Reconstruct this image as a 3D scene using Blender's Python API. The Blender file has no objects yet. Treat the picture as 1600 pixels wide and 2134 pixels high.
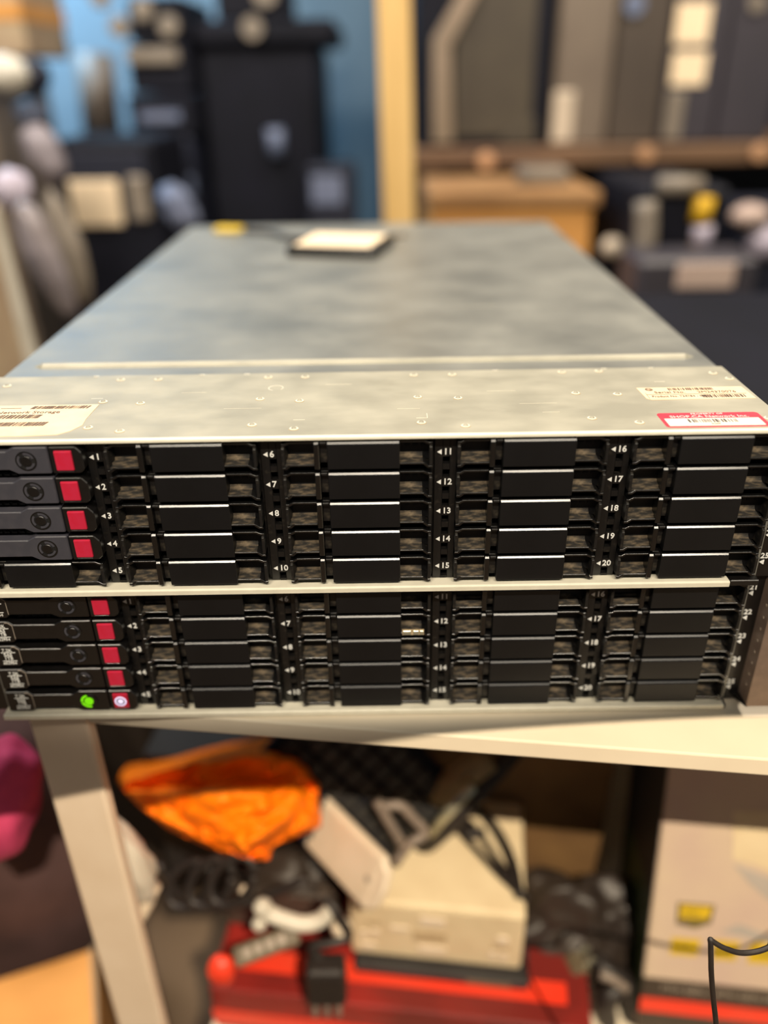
import bpy, bmesh, math, random
from mathutils import Vector, Matrix, noise as mnoise
random.seed(7)
S = bpy.context.scene
COL = S.collection
R_ = math.radians

# ------------------------------------------------------------------ camera
CAM = Vector((0.0125687, -0.36903712, 0.16516046))
FPX = 1680.0
RM = Matrix(((0.99988176, -0.00082089, 0.01535523),
             (-0.00656222, 0.88030062, 0.47437091),
             (-0.01390663, -0.47441559, 0.88019115)))      # columns: right, forward, up
cd = bpy.data.cameras.new('camera')
cam = bpy.data.objects.new('camera', cd); COL.objects.link(cam)
rt, fw, up = RM.col[0], RM.col[1], RM.col[2]
m = Matrix((rt, up, -fw)).transposed().to_4x4(); m.translation = CAM
cam.matrix_world = m
cd.sensor_fit = 'HORIZONTAL'; cd.sensor_width = 36.0; cd.lens = FPX / 1600.0 * 36.0
cd.clip_start = 0.01; cd.clip_end = 30
cd.dof.use_dof = True; cd.dof.focus_distance = 0.425; cd.dof.aperture_fstop = 2.6; cd.dof.aperture_blades = 0
S.camera = cam
S.view_settings.view_transform = 'Standard'; S.view_settings.look = 'None'
S.view_settings.gamma = 1.0; S.view_settings.use_curve_mapping = False; S.view_settings.exposure = 0.0


def at(u, v, y):                      # point of the photographed ray that lies on the plane Y = y
    d = RM @ Vector(((u - 800) / FPX, 1.0, -(v - 1067) / FPX))
    return CAM + d * ((y - CAM.y) / d.y)


def atz(u, v, z):
    d = RM @ Vector(((u - 800) / FPX, 1.0, -(v - 1067) / FPX))
    return CAM + d * ((z - CAM.z) / d.z)


# ------------------------------------------------------------------ materials
def lin(c):
    return tuple(((x / 255) / 12.92 if x / 255 <= 0.04045 else ((x / 255 + 0.055) / 1.055) ** 2.4) for x in c[:3]) + (1,)


def mat(name, rgb, rough=0.5, metal=0.0, rgb2=None, scale=40.0, lo=0.35, hi=0.7, bump=0.0, bscale=None, stretch=None, emit=None, estr=0.0,
        coat=0.0, spec=0.5, rough2=None, detail=6):
    mt = bpy.data.materials.new(name); mt.use_nodes = True
    nt = mt.node_tree; b = nt.nodes['Principled BSDF']
    b.inputs['Base Color'].default_value = lin(rgb)
    b.inputs['Roughness'].default_value = rough; b.inputs['Metallic'].default_value = metal
    b.inputs['Specular IOR Level'].default_value = spec
    b.inputs['Coat Weight'].default_value = coat
    if emit:
        b.inputs['Emission Color'].default_value = lin(emit); b.inputs['Emission Strength'].default_value = estr
    tc = nt.nodes.new('ShaderNodeTexCoord'); mp = nt.nodes.new('ShaderNodeMapping')
    nt.links.new(tc.outputs['Object'], mp.inputs['Vector'])
    if stretch: mp.inputs['Scale'].default_value = stretch
    if rgb2 is not None or rough2 is not None:
        n = nt.nodes.new('ShaderNodeTexNoise'); n.inputs['Scale'].default_value = scale; n.inputs['Detail'].default_value = detail
        nt.links.new(mp.outputs['Vector'], n.inputs['Vector'])
        r = nt.nodes.new('ShaderNodeMapRange'); r.inputs['From Min'].default_value = lo; r.inputs['From Max'].default_value = hi
        nt.links.new(n.outputs['Fac'], r.inputs['Value'])
        if rgb2 is not None:
            mx = nt.nodes.new('ShaderNodeMix'); mx.data_type = 'RGBA'
            mx.inputs['A'].default_value = lin(rgb); mx.inputs['B'].default_value = lin(rgb2)
            nt.links.new(r.outputs['Result'], mx.inputs['Factor']); nt.links.new(mx.outputs['Result'], b.inputs['Base Color'])
        if rough2 is not None:
            m2 = nt.nodes.new('ShaderNodeMapRange'); m2.inputs['To Min'].default_value = rough; m2.inputs['To Max'].default_value = rough2
            nt.links.new(r.outputs['Result'], m2.inputs['Value']); nt.links.new(m2.outputs['Result'], b.inputs['Roughness'])
    if bump:
        n2 = nt.nodes.new('ShaderNodeTexNoise'); n2.inputs['Scale'].default_value = bscale or scale * 3; n2.inputs['Detail'].default_value = 5
        nt.links.new(mp.outputs['Vector'], n2.inputs['Vector'])
        bp = nt.nodes.new('ShaderNodeBump'); bp.inputs['Strength'].default_value = bump; bp.inputs['Distance'].default_value = 0.001
        nt.links.new(n2.outputs['Fac'], bp.inputs['Height']); nt.links.new(bp.outputs['Normal'], b.inputs['Normal'])
    return mt


M = {}
M['black'] = mat('black_plastic', (10, 10, 11), 0.26, rgb2=(14, 14, 14), scale=120, bump=0.04, bscale=900, spec=0.8)
M['blackface'] = mat('matte_black_plastic', (10, 10, 12), 0.46, rgb2=(14, 14, 16), scale=60, bump=0.04, bscale=1500, spec=0.4)
M['gloss'] = mat('polished_black_plastic', (14, 14, 16), 0.24, rgb2=(20, 19, 20), scale=120, spec=0.9)
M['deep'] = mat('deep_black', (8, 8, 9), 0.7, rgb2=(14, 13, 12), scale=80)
M['dust'] = mat('dusty_plastic', (34, 31, 27), 0.8, rgb2=(128, 111, 87), scale=420, lo=0.44, hi=0.78, bump=0.5, bscale=1500, stretch=(0.4, 1, 1))
M['dustlight'] = mat('lightly_dusty_plastic', (20, 19, 19), 0.45, rgb2=(70, 64, 54), scale=300, lo=0.55, hi=0.85)
M['strip'] = mat('number_strip_plastic', (16, 15, 15), 0.4, rgb2=(56, 51, 43), scale=260, lo=0.58, hi=0.85)
M['slate'] = mat('charcoal_bezel', (62, 62, 70), 0.42, rgb2=(69, 68, 75), scale=200, bump=0.08, bscale=2500)
M['bezelblack'] = mat('black_bezel', (13, 12, 12), 0.32, rgb2=(18, 16, 16), spec=0.7, scale=200, bump=0.06, bscale=2500)
M['red'] = mat('magenta_red_button', (196, 36, 68), 0.4, rgb2=(196, 28, 58), scale=300, coat=0.2)
M['white'] = mat('white_print', (240, 240, 236), 0.6, rgb2=(225, 225, 220), scale=900)
M['zinc'] = mat('zinc_front_sheet', (156, 152, 136), 0.48, 0.25, rgb2=(176, 171, 153), scale=55, bump=0.06, bscale=1400, stretch=(0.6, 1, 1), rough2=0.56, detail=12)
M['zinclid'] = mat('zinc_lid_sheet', (134, 135, 130), 0.36, 0.5, rgb2=(160, 159, 150), scale=22, lo=0.3, hi=0.75, bump=0.02, bscale=900, stretch=(0.8, 1, 1), rough2=0.5, detail=10)
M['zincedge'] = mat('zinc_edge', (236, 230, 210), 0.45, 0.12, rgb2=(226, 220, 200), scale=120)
M['scratch'] = mat('bright_scratch', (236, 230, 210), 0.4, 0.3, rgb2=(222, 216, 198), scale=400)
M['paper'] = mat('cream_label_paper', (238, 206, 172), 0.7, rgb2=(230, 196, 160), scale=90, bump=0.1, bscale=500)
M['paperwhite'] = mat('white_label_paper', (246, 234, 214), 0.6, rgb2=(238, 226, 204), scale=90)
M['redlabel'] = mat('red_label_ink', (222, 52, 72), 0.5, rgb2=(214, 44, 66), scale=120)
M['ink'] = mat('grey_brown_ink', (84, 66, 54), 0.7, rgb2=(96, 78, 64), scale=500)
M['inkdark'] = mat('dark_ink', (60, 50, 46), 0.7, rgb2=(74, 62, 56), scale=500)
M['pink'] = mat('pale_pink_ink', (250, 220, 212), 0.6, rgb2=(244, 210, 204), scale=500)
M['green'] = mat('green_led', (90, 200, 10), 0.4, rgb2=(100, 210, 20), scale=300, emit=(140, 240, 10), estr=0.55)
M['iconwhite'] = mat('white_led', (230, 220, 250), 0.4, rgb2=(220, 210, 245), scale=300, emit=(225, 215, 255), estr=0.8)
M['bracket'] = mat('grey_brown_metal', (126, 108, 98), 0.42, 0.4, rgb2=(140, 122, 110), scale=120, bump=0.04)
M['tablewhite'] = mat('white_laminate', (226, 214, 192), 0.5, rgb2=(218, 206, 184), scale=14, bump=0.02)
M['legwhite'] = mat('white_painted_steel', (226, 208, 186), 0.45, rgb2=(218, 198, 174), scale=18)
M['orange'] = mat('orange_plastic_bag', (255, 132, 0), 0.6, rgb2=(248, 116, 0), scale=30, bump=0.15, bscale=160, spec=0.25)
M['brownbox'] = mat('brown_cardboard', (124, 94, 56), 0.75, rgb2=(104, 76, 46), scale=18, bump=0.1)
M['tan'] = mat('tan_cardboard', (214, 154, 82), 0.7, rgb2=(196, 138, 70), scale=14, bump=0.05)
M['tandark'] = mat('brown_cardboard_lid', (150, 112, 70), 0.75, rgb2=(136, 98, 60), scale=14, bump=0.05)
M['creambox'] = mat('cream_plastic', (226, 208, 172), 0.5, rgb2=(216, 196, 160), scale=30)
M['creamdark'] = mat('cream_plastic_moulding', (190, 168, 132), 0.55, rgb2=(178, 156, 122), scale=60)
M['slab'] = mat('pale_beige_plastic', (224, 208, 186), 0.4, rgb2=(214, 197, 172), scale=40)
M['redbox'] = mat('red_carton', (150, 34, 27), 0.5, rgb2=(112, 26, 20), scale=9, lo=0.4, hi=0.6)
M['redbright'] = mat('bright_red_print', (234, 56, 30), 0.45, rgb2=(226, 66, 40), scale=20)
M['reddark'] = mat('dark_red_print', (86, 20, 16), 0.5, rgb2=(74, 18, 14), scale=30)
M['carton'] = mat('pale_grey_carton', (206, 186, 162), 0.55, rgb2=(196, 172, 158), scale=9, lo=0.4, hi=0.62)
M['cartongrey'] = mat('grey_print', (172, 164, 156), 0.55, rgb2=(182, 172, 162), scale=20)
M['cartonblack'] = mat('black_print', (58, 48, 40), 0.5, rgb2=(66, 56, 46), scale=30)
M['yellow'] = mat('yellow_print', (214, 180, 34), 0.5, rgb2=(196, 164, 30), scale=60)
M['olive'] = mat('olive_print', (120, 108, 40), 0.5, rgb2=(106, 94, 40), scale=60)
M['badgegrey'] = mat('dark_grey_print', (96, 84, 66), 0.5, rgb2=(106, 94, 74), scale=60)
M['greytext'] = mat('grey_text_print', (166, 152, 138), 0.5, rgb2=(150, 138, 124), scale=90)
M['cable'] = mat('black_cable', (30, 25, 24), 0.5, rgb2=(40, 34, 31), scale=200)
M['greycable'] = mat('grey_cable', (120, 108, 98), 0.45, rgb2=(134, 120, 108), scale=100)
M['steel'] = mat('bright_steel', (206, 206, 186), 0.25, 0.7, rgb2=(186, 186, 166), scale=60)
M['tape'] = mat('tan_foam', (150, 132, 98), 0.6, rgb2=(132, 116, 84), scale=40)
M['blackbag'] = mat('black_plastic_bag', (50, 41, 34), 0.5, rgb2=(38, 31, 28), scale=20, bump=0.2, bscale=120)
M['whitebag'] = mat('white_plastic', (206, 200, 186), 0.45, rgb2=(186, 180, 166), scale=30, bump=0.1)
M['darkgreen'] = mat('dark_green_print', (44, 66, 22), 0.5, rgb2=(34, 54, 18), scale=20)
M['darkcarton'] = mat('black_carton', (44, 42, 42), 0.6, rgb2=(36, 34, 34), scale=20)
M['magenta'] = mat('magenta_fabric', (196, 62, 104), 0.8, rgb2=(150, 36, 78), scale=24, bump=0.3)
M['mauve'] = mat('dark_mauve_fabric', (80, 58, 58), 0.85, rgb2=(66, 46, 46), scale=20, bump=0.3)
M['keys'] = mat('black_keycaps', (38, 38, 38), 0.5, rgb2=(46, 45, 43), scale=90)
M['navyplastic'] = mat('dark_navy_plastic', (14, 18, 36), 0.6, rgb2=(18, 24, 44), scale=12)
M['tower'] = mat('black_painted_case', (12, 14, 24), 0.65, rgb2=(17, 18, 30), spec=0.2, scale=10)
M['towergrey'] = mat('warm_grey_case', (110, 98, 86), 0.5, rgb2=(98, 86, 76), scale=8)
M['towerbrown'] = mat('brown_grey_case', (74, 64, 56), 0.5, rgb2=(66, 57, 50), scale=8)
M['towerdark'] = mat('dark_violet_grey_case', (58, 54, 62), 0.5, rgb2=(52, 49, 56), scale=8)
M['mesh'] = mat('dark_mesh_panel', (58, 50, 40), 0.6, rgb2=(72, 64, 50), scale=9)
M['bar'] = mat('grey_bezel_bar', (142, 124, 106), 0.5, rgb2=(116, 102, 84), scale=7)
M['badge'] = mat('pale_badge', (196, 180, 160), 0.5, rgb2=(180, 166, 148), scale=20)
M['labelcream'] = mat('cream_sticker', (250, 226, 190), 0.6, rgb2=(240, 216, 182), scale=20)
M['wood'] = mat('pale_pine', (232, 194, 128), 0.6, rgb2=(212, 172, 104), scale=8, stretch=(3, 3, 0.4), bump=0.1)
M['shelfwood'] = mat('brown_shelf_wood', (112, 84, 60), 0.6, rgb2=(92, 68, 50), scale=8, stretch=(0.5, 3, 3))
M['copper'] = mat('pale_copper', (196, 152, 114), 0.5, rgb2=(180, 136, 100), scale=20)
M['gold'] = mat('yellow_tape', (214, 170, 24), 0.5, rgb2=(200, 152, 20), scale=20)
M['lilac'] = mat('lilac_white_plastic', (180, 170, 184), 0.5, rgb2=(166, 158, 174), scale=20)
M['greyplastic'] = mat('grey_plastic', (134, 124, 112), 0.5, rgb2=(120, 110, 98), scale=20)
M['pinkgrey'] = mat('pinkish_grey_label', (190, 168, 156), 0.6, rgb2=(176, 154, 144), scale=20)
M['bluegrey'] = mat('blue_grey_plastic', (96, 108, 136), 0.5, rgb2=(112, 118, 140), scale=12)
M['blueplastic'] = mat('blue_plastic', (26, 60, 120), 0.5, rgb2=(22, 48, 98), scale=12)
M['wrap'] = mat('grey_lilac_wrap', (140, 132, 138), 0.4, rgb2=(118, 108, 104), scale=9, bump=0.3, bscale=30)
M['beige'] = mat('beige_cardboard', (176, 156, 126), 0.7, rgb2=(150, 126, 104), scale=9)
M['wallblue'] = mat('blue_wall_paint', (100, 122, 136), 0.8, rgb2=(94, 115, 129), scale=2, bump=0.05)
M['floor'] = mat('brown_concrete', (104, 86, 66), 0.75, rgb2=(84, 68, 52), scale=5, bump=0.15)


# ------------------------------------------------------------------ mesh helpers
class MB:
    """collects shapes into one bmesh; every shape may take its own material"""

    def __init__(self): self.bm = bmesh.new(); self.mats = []

    def _mi(self, mk):
        if mk not in self.mats: self.mats.append(mk)
        return self.mats.index(mk)

    def _finish(self, verts, mk, bev=0.0, seg=1, xf=None):
        fs = set(f for v in verts for f in v.link_faces)
        mi = self._mi(mk)
        for f in fs: f.material_index = mi
        if bev:
            es = list(set(e for v in verts for e in v.link_edges))
            r = bmesh.ops.bevel(self.bm, geom=es, offset=bev, segments=seg, profile=0.5, affect='EDGES', clamp_overlap=True)
            vs = set(verts)
            vs = [v for v in set(r['verts']) | vs if v.is_valid]
            for f in r['faces']: f.material_index = mi
            allv = set()
            stack = list(vs)
            while stack:
                v = stack.pop()
                if v in allv: continue
                allv.add(v)
                for e in v.link_edges: stack.append(e.other_vert(v))
            verts = list(allv)
        if xf is not None:
            for v in verts: v.co = xf @ v.co
        return verts

    def box(self, x0, x1, y0, y1, z0, z1, mk, bev=0.0, seg=1, xf=None):
        c = [(x0, y0, z0), (x1, y0, z0), (x1, y1, z0), (x0, y1, z0), (x0, y0, z1), (x1, y0, z1), (x1, y1, z1), (x0, y1, z1)]
        vs = [self.bm.verts.new(p) for p in c]
        for f in ((3, 2, 1, 0), (4, 5, 6, 7), (0, 1, 5, 4), (1, 2, 6, 5), (2, 3, 7, 6), (3, 0, 4, 7)):
            self.bm.faces.new([vs[i] for i in f])
        return self._finish(vs, mk, bev, seg, xf)

    def prism(self, poly, axis, a, b, mk, bev=0.0, seg=1, xf=None):
        """poly in the two other axes (in x,y,z order), extruded along axis from a to b"""
        def P(p, t):
            return {'x': (t, p[0], p[1]), 'y': (p[0], t, p[1]), 'z': (p[0], p[1], t)}[axis]
        v0 = [self.bm.verts.new(P(p, a)) for p in poly]; v1 = [self.bm.verts.new(P(p, b)) for p in poly]
        n = len(poly)
        fs = [self.bm.faces.new(v0), self.bm.faces.new(list(reversed(v1)))]
        for i in range(n):
            j = (i + 1) % n
            fs.append(self.bm.faces.new([v0[j], v0[i], v1[i], v1[j]]))
        bmesh.ops.recalc_face_normals(self.bm, faces=fs)
        return self._finish(v0 + v1, mk, bev, seg, xf)

    def cyl(self, c, r, h, axis, mk, n=24, r2=None, bev=0.0, xf=None):
        r2 = r if r2 is None else r2
        ps = [(math.cos(2 * math.pi * i / n), math.sin(2 * math.pi * i / n)) for i in range(n)]
        def P(p, rr, t):
            a, b = p[0] * rr, p[1] * rr
            o = {'x': (t, a, b), 'y': (a, t, b), 'z': (a, b, t)}[axis]
            return (c[0] + o[0], c[1] + o[1], c[2] + o[2])
        v0 = [self.bm.verts.new(P(p, r, 0)) for p in ps]; v1 = [self.bm.verts.new(P(p, r2, h)) for p in ps]
        fs = [self.bm.faces.new(v0), self.bm.faces.new(list(reversed(v1)))]
        for i in range(n):
            j = (i + 1) % n; fs.append(self.bm.faces.new([v0[j], v0[i], v1[i], v1[j]]))
        bmesh.ops.recalc_face_normals(self.bm, faces=fs)
        return self._finish(v0 + v1, mk, bev, 1, xf)

    def ring(self, c, r0, r1, h, mk, a0=0.0, a1=360.0, n=36, axis='y', xf=None):
        """flat annulus arc, extruded h along axis (outward = negative y)"""
        full = abs(a1 - a0) >= 359.9
        k = n if full else n + 1
        rows = []
        for i in range(k):
            t = R_(a0 + (a1 - a0) * i / n); cs, sn = math.cos(t), math.sin(t)
            row = []
            for rr, d in ((r0, 0), (r1, 0), (r1, h), (r0, h)):
                p = (c[0] + rr * cs, c[1] - d, c[2] + rr * sn) if axis == 'y' else (c[0] + rr * cs, c[1] + rr * sn, c[2] + d)
                row.append(self.bm.verts.new(p))
            rows.append(row)
        fs = []
        for i in range(n if full else n):
            a = rows[i]; b = rows[(i + 1) % k]
            for q in range(4): fs.append(self.bm.faces.new([a[q], a[(q + 1) % 4], b[(q + 1) % 4], b[q]]))
        if not full:
            fs.append(self.bm.faces.new(rows[0])); fs.append(self.bm.faces.new(list(reversed(rows[-1]))))
        bmesh.ops.recalc_face_normals(self.bm, faces=fs)
        return self._finish([v for r in rows for v in r], mk, 0, 1, xf)

    def tube(self, pts, r, mk, n=10, sub=8, flat=1.0):
        pts = [Vector(p) for p in pts]
        path = []
        if sub and len(pts) > 2:
            P = [pts[0] * 2 - pts[1]] + pts + [pts[-1] * 2 - pts[-2]]
            for i in range(1, len(P) - 2):
                for k in range(sub):
                    t = k / sub; a, b, c, d = P[i - 1], P[i], P[i + 1], P[i + 2]
                    path.append(0.5 * ((2 * b) + (-a + c) * t + (2 * a - 5 * b + 4 * c - d) * t * t + (-a + 3 * b - 3 * c + d) * t ** 3))
            path.append(pts[-1])
        else:
            path = pts
        N = None; rows = []
        for i, p in enumerate(path):
            t = (path[min(i + 1, len(path) - 1)] - path[max(i - 1, 0)]).normalized()
            if N is None:
                N = t.orthogonal().normalized()
            else:
                N = (N - t * N.dot(t)).normalized()
            B = t.cross(N)
            rr = r[0] + (r[1] - r[0]) * i / max(1, len(path) - 1) if isinstance(r, tuple) else r
            rows.append([self.bm.verts.new(p + N * (math.cos(2 * math.pi * k / n) * rr) + B * (math.sin(2 * math.pi * k / n) * rr * flat)) for k in range(n)])
        fs = []
        for i in range(len(rows) - 1):
            for k in range(n):
                l = (k + 1) % n
                fs.append(self.bm.faces.new([rows[i][k], rows[i][l], rows[i + 1][l], rows[i + 1][k]]))
        fs.append(self.bm.faces.new(rows[0])); fs.append(self.bm.faces.new(list(reversed(rows[-1]))))
        bmesh.ops.recalc_face_normals(self.bm, faces=fs)
        return self._finish([v for q in rows for v in q], mk)

    def blob(self, c, rx, ry, rz, mk, seed=0.0, amp=0.25, freq=3.0, sub=4, xf=None, fold=0.0, ffreq=9.0):
        r = bmesh.ops.create_icosphere(self.bm, subdivisions=sub, radius=1.0)
        for v in r['verts']:
            d = v.co.normalized()
            k = 1 + amp * mnoise.noise(d * freq + Vector((seed, seed * 1.7, 0)))
            if fold: k += fold * abs(mnoise.noise(d * ffreq + Vector((0, seed, seed * 2.1))))
            v.co = Vector((d.x * rx * k, d.y * ry * k, d.z * rz * k)) + Vector(c)
        return self._finish(r['verts'], mk, 0, 1, xf)

    def text(self, s, x, y, z, size, mk, plane='front', align='LEFT', th=0.00012, squash=1.0, bold=0.0):
        cu = bpy.data.curves.new('t', 'FONT'); cu.body = s; cu.size = size; cu.align_x = align; cu.align_y = 'CENTER'; cu.extrude = th; cu.resolution_u = 3; cu.offset = size * bold
        o = bpy.data.objects.new('t', cu); COL.objects.link(o)
        dg = bpy.context.evaluated_depsgraph_get(); dg.update()
        me = bpy.data.meshes.new_from_object(o.evaluated_get(dg))
        bpy.data.objects.remove(o); bpy.data.curves.remove(cu)
        vs = []
        for v in me.vertices:
            a, b, c = v.co.x * squash, v.co.y, v.co.z
            p = (x + a, y - c, z + b) if plane == 'front' else (x + a, y + b, z + c)
            vs.append(self.bm.verts.new(p))
        mi = self._mi(mk)
        for pl in me.polygons:
            try:
                f = self.bm.faces.new([vs[i] for i in pl.vertices]); f.material_index = mi
            except ValueError: pass
        bpy.data.meshes.remove(me)
        return vs

    def build(self, name, parent=None, smooth=False, loc=None):
        me = bpy.data.meshes.new(name)
        self.bm.to_mesh(me); self.bm.free()
        for k in self.mats: me.materials.append(M[k])
        if smooth:
            for p in me.polygons: p.use_smooth = True
        o = bpy.data.objects.new(name, me); COL.objects.link(o)
        if loc is not None: o.location = loc
        if parent is not None: o.parent = parent
        return o


def tag(o, label=None, cat=None, group=None, kind=None):
    if label: o['label'] = label
    if cat: o['category'] = cat
    if group: o['group'] = group
    if kind: o['kind'] = kind
    return o


def thing(name, label, cat, loc=(0, 0, 0), rz=0.0, group=None):
    o = bpy.data.objects.new(name, None); COL.objects.link(o)
    o.location = loc; o.rotation_euler = (0, 0, rz); o.empty_display_size = 0.02
    return tag(o, label, cat, group)


def copy_tree(o, parent=None):
    c = o.copy(); COL.objects.link(c)
    if parent is not None: c.parent = parent
    for ch in list(o.children): copy_tree(ch, c)
    return c


# ------------------------------------------------------------------ disk enclosures
P = 0.087; H = 0.01677; ZC0 = 0.0012
XL, XR = -0.2160, 0.2140
TOP, BOT = 0.0116, -0.0784
DEPTH = 0.655
UP0 = Vector((0, 0, 0)); LO0 = Vector((0.00045, 0.0040, -0.0900))


def bay_x(c): return (c - 2.5) * P + 0.0055
def bay_z(r): return ZC0 - r * H


RIVETS = [(-0.204, .0764), (-.1406, .0843), (-.1186, .0842), (-.140, .0478), (-.1188, .0447), (-.1365, .0108), (-.119, .0055), (-.0543, .0846), (-.0327, .0844),
          (-.0545, .0485), (-.0326, .0446), (-.0538, .0111), (-.0321, .0052), (.0308, .0848), (.0533, .0846), (.0315, .0477), (.0533, .0452), (.0318, .0108), (.0536, .0055),
          (.1177, .0859), (.1395, .0866), (.1181, .0499), (.1403, .0474), (.1184, .0131), (.1406, .0064), (.2042, .080), (.2100, .0701), (.2065, .0095)]
NOTCH = (-.1571, -.0945, -.0678, .0794, .1439, .1718)


def barcode(mb, x0, x1, y0, y1, z, mk, th=0.00012, fill=0.55, slant=0.0):
    x = x0
    while x < x1:
        w = random.choice((.00035, .0005, .0008, .0011)); g = random.choice((.0003, .0004, .0007)) * (1.1 - fill) * 2
        e = min(x + w, x1)
        mb.prism([(x, y0), (e, y0), (e + slant, y1), (x + slant, y1)], 'z', z, z + th, mk)
        x += w + g


def enclosure(loc, label, upper):
    e = thing('disk_enclosure', label, 'disk enclosure', loc, 0, 'disk enclosures stacked on the white table')
    # front cover sheet with hemmed lip, rivets and locating marks
    mb = MB()
    edge = 0.092
    xs = [XL]
    for n in NOTCH: xs += [n - .0016, n + .0016]
    xs.append(XR)
    poly = [(XL, -.0055), (XR, -.0055), (XR, edge)]
    for n in reversed(NOTCH): poly += [(n + .0016, edge), (n + .0012, edge - .0022), (n - .0012, edge - .0022), (n - .0016, edge)]
    poly.append((XL, edge))
    mb.prism(poly, 'z', TOP - .0016, TOP, 'zinc', 0.0003)
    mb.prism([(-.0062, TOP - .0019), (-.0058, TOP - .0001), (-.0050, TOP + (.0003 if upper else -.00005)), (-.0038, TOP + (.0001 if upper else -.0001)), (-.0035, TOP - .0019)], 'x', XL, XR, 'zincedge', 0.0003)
    for x, y in (RIVETS if upper else []):
        mb.cyl((x, y, TOP - .0001), .0024, .0003, 'z', 'zincedge', 20, r2=.0021)
        mb.cyl((x, y, TOP + .0002), .0015, .0007, 'z', 'zinc', 16, r2=.0008)
        mb.ring((x, y, TOP - .0002), .0022, .0028, .00035, 'creamdark', 200, 340, 12, axis='z')
    if upper:
        for x, y, w, d in ((-.0335, .0165, .006, .0004), (-.148, .0525, .0065, .0004), (.0295, .0165, .0055, .0004), (.166, .066, .006, .0004), (-.072, .034, .02, .0002), (.02, .030, .012, .0002),
                           (.07, .055, .016, .0002), (.085, .035, .02, .0002), (-.1, .06, .014, .0002), (.095, .022, .009, .0002), (-.02, .07, .015, .0002)):
            mb.box(x, x + w, y, y + d, TOP, TOP + .00008, 'scratch', xf=None)
        mb.box(.035, .0354, .0165, .023, TOP, TOP + .00008, 'scratch')
        mb.ring((-.0478, .0655, TOP), .0038, .0043, .0001, 'scratch', -40, 250, 24, axis='z')
    mb.build('front_cover', e)
    # lid with a pressed ridge
    mb = MB()
    mb.box(XL + .0006, XR - .0006, edge - .004, DEPTH, TOP - .0034, TOP - .0019, 'zinclid', 0.0002)
    mb.prism([(XL + .0014, edge), (XR - .0014, edge), (XR - .0014, edge + .0008), (XL + .0014, edge + .0008)], 'z', TOP - .0019, TOP - .0004, 'zincedge')
    zt = TOP - .0019
    prof = [(.1125, zt - .0002), (.1145, zt + .0016), (.1165, zt + .0022), (.1190, zt + .0016), (.1215, zt - .0002)]
    mb.prism(prof, 'x', -.1985, .2005, 'zinc', 0.0003)
    for sx, xx in ((-1, -.1985), (1, .2005)):
        vs = [mb.bm.verts.new((xx, q[0], q[1])) for q in prof] + [mb.bm.verts.new((xx + sx * .006, .1165, zt - .0002))]
        fs = [mb.bm.faces.new([vs[i], vs[i + 1], vs[5]]) for i in range(4)]
        mb._finish(vs, 'zinc')
    if upper:
        mb.cyl((.032, .565, zt), .010, .0012, 'z', 'black', 20)
        for x, w in ((-.05, .02), (.07, .03)): mb.box(x, x + w, .25, .2504, zt, zt + .00008, 'scratch')
    mb.build('lid', e)
    # bottom, sides, back
    mb = MB()
    mb.box(XL, XR - .0025, -.0062, DEPTH, BOT, BOT + .0014, 'zinclid')
    mb.prism([(-.0082, BOT), (-.0082, BOT + .0030), (-.0074, BOT + .0036), (.0, BOT + .0036), (.004, BOT + .0014), (.004, BOT)], 'x', XL, XR - .0025 if not upper else .197, 'zincedge', 0.0003)
    mb.build('bottom_panel', e)
    for x0, x1 in ((XL, XL + .0012), (XR - .0012, XR)):
        mb = MB(); mb.box(x0, x1, 0.0, DEPTH, BOT + .0014, TOP - .0034, 'zinclid'); mb.build('side_panel', e)
    mb = MB(); mb.box(XL + .0012, XR - .0012, DEPTH - .0012, DEPTH, BOT + .0014, TOP - .0034, 'zinclid'); mb.build('back_panel', e)
    mb = MB(); mb.box(XL + .0012, XR - .0012, .020, .022, BOT + .0014, TOP - .0036, 'deep')
    for c in range(5):                                                  # dark guide rails between the rows
        for r in range(1, 5):
            z = bay_z(r) + H / 2
            mb.box(bay_x(c) + .001, bay_x(c) + .073, .0125, .020, z - .0005, z + .0005, 'deep')
    mb.build('backplane', e)
    # numbered strips between the columns
    for c in range(4):
        sx = (c - 1.5) * P
        mb = MB()
        z1, z0 = TOP - .0035, BOT + .0036
        mb.box(sx - .0056, sx - .0012, 0, .006, z0, z1, 'strip', .0003)
        mb.box(sx + .0022, sx + .0056, 0, .006, z0, z1, 'strip', .0003)
        zs = z1
        for r in range(5):
            zn = -r * H
            for a, b in ((zn - .0066, zn - .0026), (zn - .0140, zn - .0098)):
                b = min(b, zs); a = max(a, z0 + .0006)
                if zs - b > .0002: mb.box(sx - .0012, sx + .0022, 0.0001, .006, b, zs, 'strip')
                zs = a
        mb.box(sx - .0012, sx + .0022, 0.0001, .006, z0, zs, 'strip')
        mb.box(sx - .0070, sx - .0056, .003, .012, z0, z1, 'dustlight'); mb.box(sx + .0056, sx + .0066, .003, .012, z0, z1, 'dustlight')
        st = mb.build('number_strip', e)
        nb = MB()
        for r in range(5):
            zn = -r * H
            nb.prism([(sx - .0042, zn), (sx - .0020, zn + .0013), (sx - .0020, zn - .0013)], 'y', -.0003, .0, 'white')
            nb.text(str(c * 5 + r + 1), sx - .0011, -.0001, zn, .0047, 'white', bold=.018)
        tag(nb.build('numerals', st), 'white printed bay numbers with arrows')
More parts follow.
